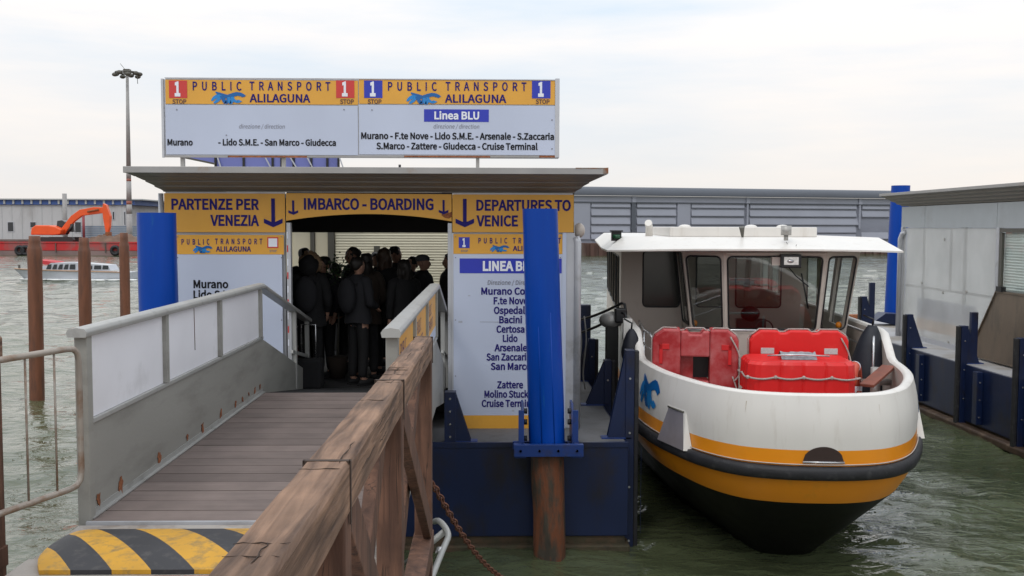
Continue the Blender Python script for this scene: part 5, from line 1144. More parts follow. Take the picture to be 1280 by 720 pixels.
def upright_raft(label, x, y, z0, w, h, d, m, hole, marks, rot=0.):
    t = thing('buoyant_raft', label, 'life raft', local(x, y, z0), BA+rot, 'red buoyant rafts on the foredeck'); Fm = WM[t]
    c = .13
    outl = [(-w/2,0),(w/2,0),(w/2,h-c),(w/2-.03,h-c*.55),(w/2-c,h),(w*.22,h),(w*.19,h-.03),(w*.13,h-.03),(w*.10,h),(-w*.10,h),(-w*.13,h-.03),(-w*.19,h-.03),(-w*.22,h),(-w/2+c,h),(-w/2+.03,h-c*.55),(-w/2,h-c)]
    if hole:
        hx, hz0, hz1 = .17*w, .44*h, .70*h
        bb = MB()
        bb.prism([(-w/2,0,0),(-hx,0,0),(-hx,0,h),(-w/2+c,0,h),(-w/2+.03,0,h-c*.55),(-w/2,0,h-c)], (0,d,0)); bb.build('float', m, t, Fm, bevel=.025)
        bb = MB(); bb.prism([(hx,0,0),(w/2,0,0),(w/2,0,h-c),(w/2-.03,0,h-c*.55),(w/2-c,0,h),(hx,0,h)], (0,d,0)); bb.build('float', m, t, Fm, bevel=.025)
        bb = MB(); bb.prism([(-hx+.001,.01,0),(hx-.001,.01,0),(hx-.001,.01,hz0),(-hx+.001,.01,hz0)], (0,d-.02,0)); bb.build('float', m, t, Fm, bevel=.02)
        bb = MB(); bb.prism([(-hx+.001,.01,hz1),(hx-.001,.01,hz1),(hx-.001,.01,h-.02),(hx*.5,.01,h-.02),(hx*.4,.01,h-.06),(-hx*.4,.01,h-.06),(-hx*.5,.01,h-.02),(-hx+.001,.01,h-.02)], (0,d-.02,0)); bb.build('float', m, t, Fm, bevel=.02)
        bb = MB(); bb.box(-hx, -hx*.1, d*.55, d*.8, hz0, hz1); bb.build('inner_web', m, t, Fm); bb = MB(); bb.box(-hx*.1+.002, hx, d*.9, d*.93, hz0, hz1); bb.build('dark_sheet', black_m, t, Fm)  # black sheet added to make the right half of the hole dark
        for s in (-1, 1):
            bb = MB(); x_ = s*w*.36; bb.box(x_-.06, x_-.02, -.014, .002, h*.62, h*.84) if s < 0 else bb.box(x_+.02, x_+.06, -.014, .002, h*.62, h*.84)
            bb.box(x_-.06, x_+.06, -.014, .002, h*.78, h*.84); bb.build('handle_recess', mat('deep_red', (.55,.01,.012), .4), t, Fm, bevel=.004)
    else:
        bb = MB(); bb.prism([(a, 0, b_) for a, b_ in outl], (0, d, 0)); bb.build('float', m, t, Fm, bevel=.03, seg=3)
    if marks:
        for s in (-1, 1):
            bb = MB(); bb.box(s*w*.32-.08, s*w*.32+.08, -.006, .004, h*.76, h*.82); bb.build('label_plate', mat('label_grey', (.55,.53,.52), .5, var=.15, vscale=60), t, Fm)
    bb = MB(); loop = []
    for i in range(len(outl)):
        p, q_ = outl[i], outl[(i+1) % len(outl)]
        if p[1] < .01 and q_[1] < .01: continue
        for k in range(4):
            f = k/4; loop.append(Vector((p[0]+(q_[0]-p[0])*f, d*.35+.01*math.sin(i*4+k), p[1]+(q_[1]-p[1])*f+.010)) * 1.0)
    loop = [Vector((p.x*1.012, p.y, p.z)) for p in loop]
    bb.tube(loop, .010, 6); bb.build('grab_rope', rope_m, t, Fm)
    # slack loop hanging at the side
    bb = MB(); bb.tube(smooth_curve([(w/2-.1,-.02,h*.93),(w/2+.0,-.04,h*.75),(w/2+.02,-.05,h*.55),(w/2-.05,-.04,h*.45)], 12), .010, 6)
    bb.tube(smooth_curve([(w/2-.07,-.03,h*.5),(w/2+.0,-.05,h*.3),(w/2+.02,-.04,h*.05)], 10), .010, 6); bb.build('slack_rope', rope_m, t, Fm)
    return t
upright_raft('bright red upright buoyant raft with two grey labels behind the stacked one', .36, 2.55, zd, 1.19, 1.19, .22, red_raft, False, True)
upright_raft('faded pinkish red buoyant raft with a square hole, left on the foredeck', -.93, 2.25, 1.27, 1.02, 1.10, .34, faded_raft, True, False, R(-4))
# bundle of grey straps on the stack
t = thing('folded_tarp', 'folded grey tarp bundle with a stick on top of the bright red stacked raft', 'bundle', local(.20, 1.9, 2.08), BA); Fm = WM[t]
bb = MB(); rg = random.Random(2); rows = []
for j in range(7):
    rows.append([Vector((-.2+.4*i/10, -.12+.24*j/6, 2.085-2.08+.0+.07*math.sin(math.pi*j/6)*(.7+.5*rg.random()))) for i in range(11)])
bb.grid(rows, False); bb.build('cloth', mat('grey_tarp', (.25,.25,.27), .6, var=.4, vscale=25), t, Fm)
bb = MB(); bb.tube([(-.36,-.1,.045), (.0,-.12,.06), (.34,-.1,.045)], .011, 6); bb.build('stick', steel, t, Fm)
# lifebuoy
t = thing('lifebuoy', 'orange lifebuoy with white bands right of the upright red raft', 'lifebuoy', local(1.0, 2.45, 1.38), BA); Fm = WM[t]
M_ = Matrix.Rotation(R(68), 4, 'Z')
for k in range(8):
    a0, a1 = k*math.pi/4+(.0 if k % 2 == 0 else .0), (k+1)*math.pi/4; wide = (k % 2 == 0)
    a0 = k//2*math.pi/2 + (0 if wide else math.pi/2-.25); a1 = k//2*math.pi/2 + (math.pi/2-.25 if wide else math.pi/2)
    pts = [M_ @ Vector((.27*math.cos(a0+(a1-a0)*i/8), 0, .27+.27*math.sin(a0+(a1-a0)*i/8))) for i in range(9)]
    bb = MB(); bb.tube(pts, .065 if wide else .0665, 12); bb.build('ring_section' if wide else 'reflective_band', mat('buoy_orange', (.50,.06,.025), .4) if wide else white_ink, t, Fm)
# black fender bags on the right of the wheelhouse and on the left bulwark
def fender(label, p, r, h, tilt, m=fender_bag):
    t = thing('fender_bag', label, 'fender', p, 0, 'black fenders hung on the ferry'); bb = MB(); zs = [0,.04,.15,.35,.6,.85,1.0]; rr = [.25,.7,.95,1.0,.82,.55,.22]
    d = Vector(tilt); pts = [Vector(p)+Vector((0,0,h*z_))+d*z_ for z_ in zs]; bb.tube(smooth_curve(pts, 14), [r*q_.x for q_ in smooth_curve([(k,0,0) for k in rr], 14)], 14); bb.build('bag', m, t)
    bb = MB(); top_ = pts[-1]; bb.tube([top_, top_+Vector((.0,-.03,.08)), top_+Vector((-.08,.1,.12))], .012, 6); bb.build('lanyard', black_m, t); return t
fender('large black fender bag at the right side of the wheelhouse', local(1.32, 3.2, 1.25), .25, 1.10, (.10, 0, 0))
fender('black round fender between the mooring bitt and the left rail', P(789, 452, 12.7), .13, .42, (0,0,0))
# tarpaulin-less timber on deck
bb = MB(); a = local(.95, 1.75, 1.80); c_ = local(1.42, 2.5, 1.92); bb.bar(a, c_, .16, .035); tag(bb.build('timber_plank', mat('red_brown_timber', (.20,.06,.035), .6, var=.3, vscale=8), bevel=.006), 'reddish brown plank leaning inside the right bow rail', 'plank')
# mooring gear between boat and pontoon
t = thing('mooring_rope', 'pair of black mooring ropes running from the pontoon to the ferry', 'rope', tuple(P(745, 400, 14)))
for (p0, p1, y0_, y1_) in (((716, 402), (777, 379), 15.2, 13.6), ((716, 419), (778, 391), 15.2, 13.5)):
    bb = MB(); a = P(*p0, y0_); c_ = P(*p1, y1_); pts = [a.lerp(c_, i/8)-Vector((0,0,.03*math.sin(math.pi*i/8))) for i in range(9)]
    pts += [c_+Vector((.04,0,-.01)), c_+Vector((.06,0,-.12)), c_+Vector((.03,0,-.5))]; bb.tube(pts, .020, 7); bb.build('rope', black_m, t)
c_ = P(764, 400, 13.7); t = thing('deck_winch', 'grey deck winch with a black cover at the left side of the ferry', 'winch', (c_.x, c_.y, 1.3))
bb = MB(); bb.ell(c_, (.17,.15,.12)); bb.build('drum', galv, t); bb = MB(); bb.box(c_.x-.07, c_.x+.09, 13.6, 13.8, 1.3, c_.z); bb.build('pedestal', inner_dark, t)
bb = MB(); q0 = P(775, 392, 13.6); bb.box(q0.x-.08, q0.x+.08, 13.5, 13.65, q0.z-.12, q0.z+.08); bb.build('cover', black_m, t, bevel=.02)
bb = MB(); q0 = P(731, 392, 16); bb.box(q0.x-.09, q0.x+.09, 15.9, 16.1, DZ, q0.z+.15); tag(bb.build('bollard_box', navy_steel, bevel=.02), 'dark upright box on the pontoon edge behind the fender posts', 'box')
for k, (px, py) in enumerate(((724, 430), (730, 425))):
    q0 = P(px, py, 14.4); bb = MB(); bb.tube(smooth_curve([(q0.x, 14.4, q0.z+.35), (q0.x+.03, 14.38, q0.z), (q0.x-.01, 14.4, DZ+.3), (q0.x+.02, 14.4, DZ+.05)], 14), .012, 6)
    tag(bb.build('hanging_cable', mast_grey), ('grey cable hanging on the shelter side nearest the down pipe' if k == 0 else 'grey cable hanging on the shelter side nearest the boat'), 'cable')

# ------------------------------------------------------------------ right pontoon and shelter
RX = 8.45
rp = thing('pontoon', 'navy pontoon with black fender ribs along the right edge of the water', 'pontoon', (11, 20, 0))
bb = MB(); bb.box(RX, 14, 9, 26.5, .17, DZ-.01); bb.build('hull', navy_steel, rp, bevel=.01)
bb = MB(); bb.box(RX+.04, 14, 9.05, 26.45, -.6, .17); bb.build('wet_hull', algae, rp)
bb = MB(); bb.box(RX-.14, RX+.039, 9, 26.6, .0, .13); bb.build('rubbing_ledge', mat('wet_timber', (.06,.035,.02), .6, var=.5, vscale=3, col2=(.17,.12,.08), thresh=.62, gscale=3), rp, bevel=.03)
bb = MB(); bb.box(RX+.02, 14, 9.02, 26.4, DZ-.01, DZ); bb.build('deck', mat('pale_deck', (.42,.42,.43), .6, var=.12, vscale=2, col2=(.28,.24,.19), thresh=.56, gscale=.9, bump=.1), rp)
for y in (22.2, 19.75, 17.45, 15.5, 13.4):
    fender_post(rp, RX-.02, y, 1.86 if y < 22 else 2.05, -.2, (1,0,0), w=.12, gus=.22)
for y in (22.35, 17.6):
    bb = MB(); bb.box(RX+.1, RX+.22, y-.2, y-.1, DZ, 2.36 if y > 20 else 2.1); bb.build('stanchion', navy_steel, rp, bevel=.01)
for y in (23.7, 21.4, 19.1, 16.8, 14.7):
    bb = MB(); bb.box(RX-.11, RX-.003, y-.08, y+.08, .22, DZ-.05); o_ = bb.build('hull_rib', navy_steel, rp, bevel=.008)
    for k in range(3):
        zz = .35+k*.3; q_ = MB(); q_.tube([(RX-.06, y-.094, zz), (RX-.06, y-.078, zz)], .014, 6); q_.build('bolt', steel, o_)
a = P(1100, 403, 24.5)
bb = MB(); bb.box(RX+.15, RX+2.4, 26.05, 26.35, DZ+.001, DZ+.10); bb.build('rusty_beam', rust_mat, rp)
bb = MB(); q0 = P(1112, 402, 24.2); bb.prism([(q0.x-.35, 24.2, q0.z+.02), (q0.x+.3, 24.2, q0.z-.12), (q0.x+.3, 24.2, q0.z+.18), (q0.x-.1, 24.2, q0.z+.2)], (0,.5,0)); bb.box(q0.x+.15, q0.x+.28, 24.3, 24.5, DZ, q0.z-.1); bb.build('pile_guide', navy_steel, rp, bevel=.01)

rs_ = thing('glazed_shelter', 'shelter with a flat grey roof and cloudy plastic walls at the right edge', 'shelter', (10.5, 18, DZ))
wx = 9.2; yf = 22.1; yn = 9.5
bb = MB(); bb.box(8.86, 13.5, 9.3, 22.55, 4.30, 4.36); rr_ = bb.build('roof', roof_edge, rs_, bevel=.005)
bb = MB(); n = 4; rows = []
for i in range(n):
    f0, f1 = i/n, (i+1)/n
    for f, z_ in ((f0, 4.298-.24*f0), (f0+.8/n, 4.298-.24*f0-.025), (f1-.01, 4.298-.24*f1+.01)): rows.append([Vector((8.88+(wx-8.88)*f, 9.3, z_)), Vector((8.88+(wx-8.88)*f, 22.53-(22.53-yf)*f, z_)), Vector((13.5, 22.53-(22.53-yf)*f, z_))])
bb.grid(rows, False); bb.build('soffit', roof_grey, rr_)
for ya, yb in ((9.5, 14.2), (14.2, 17.9), (17.9, 20.9), (20.9, 22.1)):
    bb = MB(); bb.box(wx, wx+.05, ya+.006, yb-.006, 3.6, 4.055); bb.build('fascia_panel', mat('pale_fascia', (.42,.45,.47), .45, var=.06, col2=(.36,.37,.38), thresh=.62, gscale=.8), rs_)
bb = MB(); bb.box(wx+.05, 13.3, 22.04, 22.1, 3.6, 4.055); bb.build('fascia_panel', MATS['pale_fascia'], rs_)
for y, x_ in ((22.05, wx+.03), (17.85, wx+.03), (14.2, wx+.03), (22.05, 13.2)):
    bb = MB(); bb.box(x_-.04, x_+.04, y-.05, y+.05, DZ, 3.6); bb.build('post', alu, rs_, bevel=.01)
bb = MB(); bb.tube([(wx-.06, 22.0, DZ), (wx-.06, 22.0, 3.35), (wx-.04, 21.95, 3.46), (wx+.02, 21.88, 3.5)], .05, 12); bb.build('down_pipe', alu, rs_)
bb = MB(); bb.box(wx+.02, wx+.035, 17.9, 21.98, DZ+.10, 3.59); pn = bb.build('plastic_panel', poly_glass, rs_)
bb = MB(); bb.box(wx+.02, wx+.03, 14.27, 17.76, 1.75, 3.52); bb.build('window_pane', side_glass, rs_)
bb = MB(); bb.box(wx+.0, wx+.05, 14.24, 17.79, 3.52, 3.59); bb.box(wx+.0, wx+.05, 14.24, 17.79, 1.68, 1.75); bb.box(wx+.0, wx+.05, 17.70, 17.79, 1.76, 3.51); bb.build('window_frame', dark_mullion, rs_)
bb = MB(); bb.box(wx+.02, wx+.035, 9.6, 17.78, DZ+.10, 1.67); bb.box(wx+.02, wx+.035, 9.6, 14.1, 1.68, 3.59); pn = bb.build('plastic_panel', poly_glass, rs_)
bb = MB(); bb.box(wx+.0, wx+.06, 9.6, 21.98, DZ+.0, DZ+.10); bb.build('bottom_rail', alu, rs_)
bb = MB(); bb.box(wx+.04, wx+.06, 17.9, 21.9, 2.30, 2.35); bb.build('inner_rail', mast_grey, rs_)
bb = MB(); bb.tube([(wx-.05, 14, 2.46), (wx-.05, 17.75, 2.46)], .02, 8); bb.tube([(wx-.05, 14, 2.34), (wx-.05, 17.75, 2.34)], .015, 8); bb.build('hand_rail', dark_mullion, rs_)
for y, z0_ in ((19.95, 2.3), (19.35, 1.3), (21.2, 1.3)):
    bb = MB(); bb.box(wx+.115, wx+.15, y-.03, y+.03, z0_, 3.58); bb.build('inner_upright', dark_mullion, rs_)
for y, z_ in ((20.0, 3.36), (21.0, 2.42), (20.0, 2.28), (19.0, 2.36), (21.3, 1.35), (19.7, 1.3)):
    bb = MB(); bb.tube([(wx+.005, y, z_), (wx+.022, y, z_)], .025, 8); bb.build('fixing', galv, rs_)
bb = MB(); bb.box(13.25, 13.3, 9.5, 22, DZ, 1.9); bb.build('back_wall', wh_white, rs_)
bb = MB(); bb.box(13.26, 13.28, 9.5, 22, 1.91, 3.6); bb.build('plastic_panel', poly_back, rs_)  # far wall made translucent here to let daylight into the shelter
bb = MB(); bb.box(wx+.1, 13.2, 22.0, 22.02, DZ+.1, 3.59); bb.build('plastic_panel', poly_back, rs_)
for y in (11.5, 14.2, 17, 19.6): 
    bb = MB(); bb.box(13.16, 13.24, y-.05, y+.05, DZ, 3.6); bb.build('post', alu, rs_)
for x in (10.6, 12.0): 
    bb = MB(); bb.box(x-.03, x+.03, 21.93, 21.99, DZ, 3.6); bb.build('post', alu, rs_)
bb = MB()
for k in range(36): z0_ = 1.72+k*.05; bb.prism([(wx+.075, 14.27, z0_), (wx+.065, 14.27, z0_+.025), (wx+.075, 14.27, z0_+.048), (wx+.10, 14.27, z0_+.048), (wx+.10, 14.27, z0_)], (0, 3.45, 0))
bb.build('inner_shutter', mat('pale_shutter', (.80,.80,.78), .5, var=.04), rs_)  # pale blind added close behind the pane so the window looks bright
sg = thing('hanging_sign', 'orange sign seen mirrored through the cloudy plastic wall of the right shelter', 'sign', (wx+.3, 19.8, 2.0))
bb = MB(); bb.box(wx+.065, wx+.08, 18.7, 21.3, 1.42, 1.66); bb.build('sign_face', sign_orange, sg)
bb = MB(); bb.box(wx+.065, wx+.08, 18.7, 21.3, 1.661, 2.1); bb.build('sign_face', sign_white, sg)
lettering('ALILAGUNA', (wx+.061, 21.1, 1.74), (0,-1,0), (0,0,1), 2.2, .30, navy_ink, sg, (-.002,0,0), .03, mirror=True)
bb = MB(); bb.box(wx+.082, wx+.11, 18.9, 18.96, DZ, 2.1); bb.box(wx+.082, wx+.11, 21.0, 21.06, DZ, 2.1); bb.build('leg', galv, sg)
# stowed brown gangway plate leaning in front of the shelter
bb = MB(); q = [(8.98, 18.35, DZ+.03), (8.98, 13.6, DZ+.03), (9.06, 13.6, 2.44), (9.06, 17.55, 2.44)]
bb.prism(q, (.03, 0, 0)); t = thing('steel_plate', 'large brown steel plate with a slanting edge leaning against the right shelter', 'plate', (9, 16, DZ))
bb.build('plate', mat('brown_plate', (.20,.155,.115), .4, .5, var=.15, vscale=3, col2=(.12,.10,.08), thresh=.62, gscale=2, stretch=(1,1.5,.6)), t)
bb = MB(); bb.bar((8.97, 18.36, DZ+.03), (9.05, 17.56, 2.46), .02, .03, up=(1,0,0)); bb.bar((9.05, 17.56, 2.46), (9.05, 13.6, 2.46), .02, .03, up=(0,0,1)); bb.bar((8.97, 18.3, DZ+.05), (8.97, 13.6, DZ+.05), .02, .03); bb.build('edge_trim', MATS['brown_plate'], t)
bb = MB(); bb.box(9.0, 9.09, 17.3, 17.48, 2.47, 2.56); bb.build('hinge', black_m, t)

# ------------------------------------------------------------------ far side, left: barge, digger, warehouse, mast
YBG = 121.
def B(px, py, Y=YBG): return P(px, py, Y)
bg_ = thing('work_barge', 'long red work barge carrying the orange digger', 'barge', (B(85,320).x, YBG+4, 0))
x0_, x1_ = B(-90, 320).x, B(182, 320).x; zdk = B(100, 304).z
bb = MB(); bb.box(x0_, x1_, YBG, YBG+9, .55, zdk); bb.build('hull', barge_red, bg_, bevel=.05)
bb = MB(); bb.box(x0_, x1_, YBG+.05, YBG+9, -.5, .55); bb.build('waterline_band', barge_low, bg_)
bb = MB(); bb.box(x0_, x1_, YBG-.08, YBG+.1, zdk, zdk+.18); bb.build('rail_edge', barge_red, bg_)
for px in (70, 132):
    bb = MB(); bb.box(B(px,310).x-.05, B(px,310).x+.05, YBG-.1, YBG-.001, .3, zdk); bb.build('rib', dark_mullion, bg_)
for px in (26, 145, 33):
    c_ = B(px, 313); bb = MB(); bb.tube([c_+Vector((.45*math.cos(a_), -.25, .45*math.sin(a_))) for a_ in [2*math.pi*i/16 for i in range(16)]], .2, 8, closed=True); tag(bb.build('tyre_fender', black_rubber), {26:'black tyre on the red barge side, leftmost', 145:'black tyre on the red barge beside the blue pile', 33:'black tyre on the red barge, just left of the nearest brown pile'}[px], 'tyre', 'tyres hung on the red barge')
rg = random.Random(5); bb = MB(); rows = []
for j in range(7):
    rows.append([Vector((B(88, 300).x+(B(170,300).x-B(88,300).x)*i/26, YBG+2+j*.7, zdk+.02+(1.3*abs(math.sin(math.pi*i/26))**.6*abs(math.sin(math.pi*j/6))*(.5+.5*rg.random())))) for i in range(27)])
bb.grid(rows); tag(bb.build('soil_heap', soil), 'low heap of brown soil on the deck of the red barge', 'heap')
ex = thing('excavator', 'orange tracked excavator with its arm bent down on the red barge', 'excavator', (B(58,300).x, YBG+4, zdk)); YE = YBG+3
def E(px, py, dy=0): 
    p = P(px, py, YE); return Vector((p.x, YE+dy, p.z))
for dy in (0, 2.4):
    bb = MB(); a = E(48, 303); c_ = E(92, 296.5); bb.prism([(a.x, YE+dy, a.z+.25), (a.x+.3, YE+dy, a.z), (c_.x-.3, YE+dy, a.z), (c_.x, YE+dy, a.z+.3), (c_.x-.2, YE+dy, c_.z), (a.x+.2, YE+dy, c_.z)], (0,.6,0)); bb.build('track', inner_dark, ex)
bb = MB(); pts = [E(38,293.5), E(66,294), E(75,293), E(77,287), E(68,283), E(60,281.5), E(44,281.5), E(39,285)]; bb.prism(pts, (0,2.8,0)); bb.build('housing', exc_orange, ex, bevel=.12)
bb = MB(); pts = [E(65,285,1.2), E(75,286,1.2), E(75,277,1.2), E(72,275,1.2), E(66,276,1.2)]; bb.prism(pts, (0,1.4,0)); bb.build('cab', dark_glass, ex, bevel=.05)
bb = MB(); bb.prism([E(84,280,.9), E(87,280,.9), E(88,290,.9), E(83,290,.9)], (0,.4,0)); bb.build('bucket_cylinder', black_m, ex)
bb = MB(); pts = [E(68,291,1), E(76,292.5,1), E(88,277,1), E(98,269.5,1), (E(126,266,1)), E(127,259,1), E(113,258.5,1), E(95,262,1), E(84,270,1)]; bb.prism(pts, (0,.6,0)); bb.build('boom', exc_orange, ex, bevel=.05)
bb = MB(); pts = [E(125,254,.9), E(129,256,.9), E(134,270,.9), E(133,284,.9), E(130,294,.9), E(128,289,.9), E(125,272,.9), E(124,262,.9)]; bb.prism(pts, (0,.7,0)); bb.build('stick', exc_orange, ex, bevel=.05)
bb = MB(); pts = [E(128,290,.8), E(133,290,.8), E(133,299,.8), E(129,300,.8)]; bb.prism(pts, (0,1.0,0)); bb.build('bucket', rust_mat, ex, bevel=.05)
bb = MB(); bb.tube([E(80,293,.8), E(88,280,.8)], .14, 8); bb.build('ram', black_m, ex); bb = MB(); bb.tube([E(106,264.5,.8), E(120,262,.8)], .12, 8); bb.build('ram', rust_mat, ex)

# far quay left + white warehouse
bb = MB(); bb.box(-190, P(196,300,150).x, 138, 230, -1, 1.5); tag(bb.build('far_quay', quay_brown), kind='structure')
YH2 = 150.; wl0, wl1 = P(-140, 300, YH2).x, P(158, 300, YH2).x
wh = thing('warehouse', 'long white warehouse with a blue band under its roof at the far left', 'building', ((wl0+wl1)/2, YH2+10, 1.5))
zt2 = P(80, 256, YH2).z; zt3 = P(80, 250, YH2).z
bb = MB(); bb.box(wl0, wl1, YH2, YH2+28, 1.5, zt2); bb.build('wall', wh_white, wh)
bb = MB(); bb.box(wl0-.2, wl1+1.4, YH2-.3, YH2+28, zt2+.01, zt3); bb.build('blue_band', wh_blue, wh)
bb = MB(); bb.box(wl0-.5, wl1+2.6, YH2-.7, YH2+28, zt3+.005, zt3+.18); bb.build('roof', wh_roof, wh)
for k in range(26):
    x_ = P(-6+k*11.3-100, 253, YH2).x
    if x_ > wl1+1: break
    bb = MB(); bb.box(x_-.14, x_+.14, YH2-.45, YH2-.305, zt2+.1, zt3); bb.build('roof_bracket', wh_roof, wh)
for px0, px1, py0, py1 in ((9.5, 17.5, 277, 290), (37.5, 45.5, 277, 285), (93.5, 102, 277, 291), (140.5, 143.5, 264, 275), (155, 157.5, 264, 282)):
    a = P(px0, py1, YH2); c_ = P(px1, py0, YH2); bb = MB(); bb.box(a.x, c_.x, YH2-.06, YH2-.002, a.z, c_.z); f_ = bb.build('window', alu, wh)
    bb = MB(); bb.box(a.x+.1, c_.x-.1, YH2-.075, YH2-.061, a.z+.1, c_.z-.1); bb.build('pane', dark_glass, f_)
for k in range(19):
    x_ = P(-60+k*12.5, 270, YH2).x
    if x_ < wl1: bb = MB(); bb.box(x_-.03, x_+.03, YH2-.03, YH2-.001, 1.5, zt2); bb.build('wall_seam', wh_roof, wh)
# corrugated fence behind the barge
t = thing('corrugated_fence', 'blue grey corrugated fence between the white warehouse and the red barge', 'fence', (P(136,300,140).x, 140, 1.5))
for k in range(6):
    a = P(102+k*12, 300, 140); c_ = P(102+k*12+11.7, 282, 140); bb = MB(); n = 7
    for j in range(n): z0_ = 1.5+(c_.z-1.5)*j/n; z1_ = 1.5+(c_.z-1.5)*(j+.85)/n; bb.box(a.x, c_.x, 140-.02, 140+.03+.03*(j % 2), z0_, z1_)
    bb.build('fence_sheet', mat('fence_blue', (.20,.25,.31), .5, .3, var=.12, vscale=.5), t)
bb = MB(); p_ = P(82, 300, 141); bb.tube([(p_.x, 141, 1.5), (p_.x, 141, P(82,242,141).z)], .30, 10); tag(bb.build('post', mast_grey), 'thick grey pole rising in front of the white warehouse above the digger cab', 'pole')
p_ = P(105, 300, 139); bb = MB(); bb.tube([(p_.x, 139, 1.5), (p_.x, 139, P(105,268,139).z)], .18, 8); tag(bb.build('post', mat('pole_red', (.28,.05,.06), .6)), 'thin dark red pole under the digger boom', 'pole')
# lighting mast
p_ = P(162, 300, 135); pt_ = P(159, 90, 135)
t = thing('light_mast', 'tall lighting mast with a ring of floodlights and faded red bands', 'lamp mast', (p_.x, 135, 1.0), 0)
base = Vector((p_.x, 135, 1.0)); topm = Vector((pt_.x, 135, pt_.z)); fr_ = [0,.18,.235,.255,.37,.385,.45,1]
for k in range(len(fr_)-1):
    bb = MB(); f0, f1 = fr_[k], fr_[k+1]; bb.tube([base.lerp(topm, f0), base.lerp(topm, f1)], [.40-.22*f0, .40-.22*f1], 12); bb.build('shaft', mast_red if k in (2, 4) else mast_grey, t)
bb = MB(); bb.tube([topm+Vector((1.5*math.cos(a_), 1.5*math.sin(a_), -.1)) for a_ in [2*math.pi*i/16 for i in range(16)]], .1, 6, closed=True); bb.bar(topm+Vector((-1.5,0,-.1)), topm+Vector((1.5,0,-.1)), .12, .12); bb.box(topm.x-.4, topm.x+.4, 134.6, 135.4, topm.z-.2, topm.z+.35); bb.tube([topm, topm+Vector((-.9,0,1.1))], .03, 5); bb.build('lamp_ring', dark_mullion, t)
for k in range(9):
    a_ = 2*math.pi*k/9+.2; c_ = topm+Vector((1.55*math.cos(a_), 1.55*math.sin(a_), -.25-.2*(k % 2))); bb = MB(); bb.ell(c_, (.42,.3,.28), 8, 6); bb.build('floodlight', dark_mullion, t)
bb = MB(); bb.tube([c_+Vector((.2,0,-.2)), c_+Vector((.25,0,-1.4))], .04, 4); bb.build('cable', dark_mullion, t)
# low far shore that closes the horizon
bb = MB(); bb.box(-900, 900, 700, 760, -1, 3.2); tag(bb.build('far_shore', mat('far_shore', (.20,.22,.22), .9, var=.3, vscale=.02)), kind='structure')

# ------------------------------------------------------------------ water taxi
YT = 67.
tx = thing('water_taxi', 'white wooden motorboat with a red awning passing behind the brown piles', 'boat', (P(92, 350, YT).x, YT, 0))
def Tt(px, py, dy=0): p = P(px, py, YT); return Vector((p.x, YT+dy, p.z))
st = [(0, -.02), (.05, .28), (.14, .6), (.3, .9), (.5, 1.0), (.75, 1.0), (1.0, .9)]
xL, xR = Tt(18,340).x, Tt(166,340).x; zd0, zd1 = Tt(20,336).z, Tt(160,340).z
bb = MB(); R1, R2, R3 = [], [], []
top_l = smooth_curve([(xL+(xR-xL)*f, w_*1.05, zd0+(zd1-zd0)*f) for f, w_ in st], 24); bot_l = smooth_curve([(xL+(xR-xL)*(f*.90+.10), w_*.8, -.15) for f, w_ in st], 24)
rows = [[Vector((p.x, YT-p.y, p.z)) for p in top_l], [Vector((p.x, YT-p.y, -.15)) for p in bot_l]]; bb.grid(rows)
rows = [[Vector((p.x, YT+p.y, -.15)) for p in bot_l], [Vector((p.x, YT+p.y, p.z)) for p in top_l]]; bb.grid(rows)
bb.grid([[Vector((p.x, YT-p.y, p.z)) for p in top_l], [Vector((p.x, YT+p.y, p.z)) for p in top_l]], False)
pR = top_l[-1]; bb.box(xR-.05, xR, YT-.9, YT+.9, -.2, zd1); bb.build('hull', taxi_white, tx)
bb = MB(); bb.tube([Vector((p.x, YT-p.y-.01, p.z+.02)) for p in top_l], .045, 6); bb.build('gunwale', mat('varnish', (.45,.28,.18), .3), tx)
bb = MB(); bb.prism([Tt(52,337,-.7), Tt(58,332,-.7), Tt(72,331,-.7), Tt(75,337,-.7)], (0,1.4,0)); bb.build('fore_cabin', taxi_white, tx)
cb = MB(); cb.prism([Tt(58,336,-.75), Tt(70,328,-.75), Tt(98,327.5,-.75), Tt(140,331,-.75), Tt(144,337.5,-.75), Tt(60,336.8,-.75)], (0,1.5,0)); co_ = cb.build('cabin', taxi_white, tx)
for p0, p1 in ((64, 70), (71.5, 77), (78.5, 84), (85.5, 91), (93, 100), (108, 121), (123, 132), (133.5, 141)):
    bb = MB(); lean = 1.5 if p0 < 90 else 0; bb.prism([Tt(p0,336,-.79), Tt(p1,336,-.79), Tt(p1+lean*.5,329.8 if p1<105 else 331.3,-.79), Tt(p0+lean+1,330 if p0<105 else 331.2,-.79)], (0,.03,0)); bb.build('window', dark_glass, co_)
bb = MB(); bb.prism([Tt(51,324.5,-.7), Tt(74,327,-.7), Tt(76,329,-.7), Tt(62,330.5,-.7), Tt(50,326.5,-.7)], (0,1.4,0)); bb.build('awning', mat('awning_red', (.55,.04,.05), .6), tx)
bb = MB(); bb.box(Tt(24,330).x-.05, Tt(24,330).x+.05, YT-.05, YT+.05, zd0-.02, Tt(24,331).z); bb.build('bow_post', dark_mullion, tx)
foam = mat('foam', (.78,.79,.77), .8, var=.1)
bb = MB(); rg = random.Random(9)
for k in range(70):
    f = rg.random(); x_ = xL+(xR-xL)*(.12+.95*f)+rg.gauss(0,.2); y_ = YT-.95*min(1, .25+f*1.5)-abs(rg.gauss(0,.35))*(.3+f); s_ = rg.uniform(.08,.35); bb.ell((x_, y_, .02), (s_*1.6, s_*.6, .05), 8, 4)
tag(bb.build('wake_foam', foam), kind='stuff')

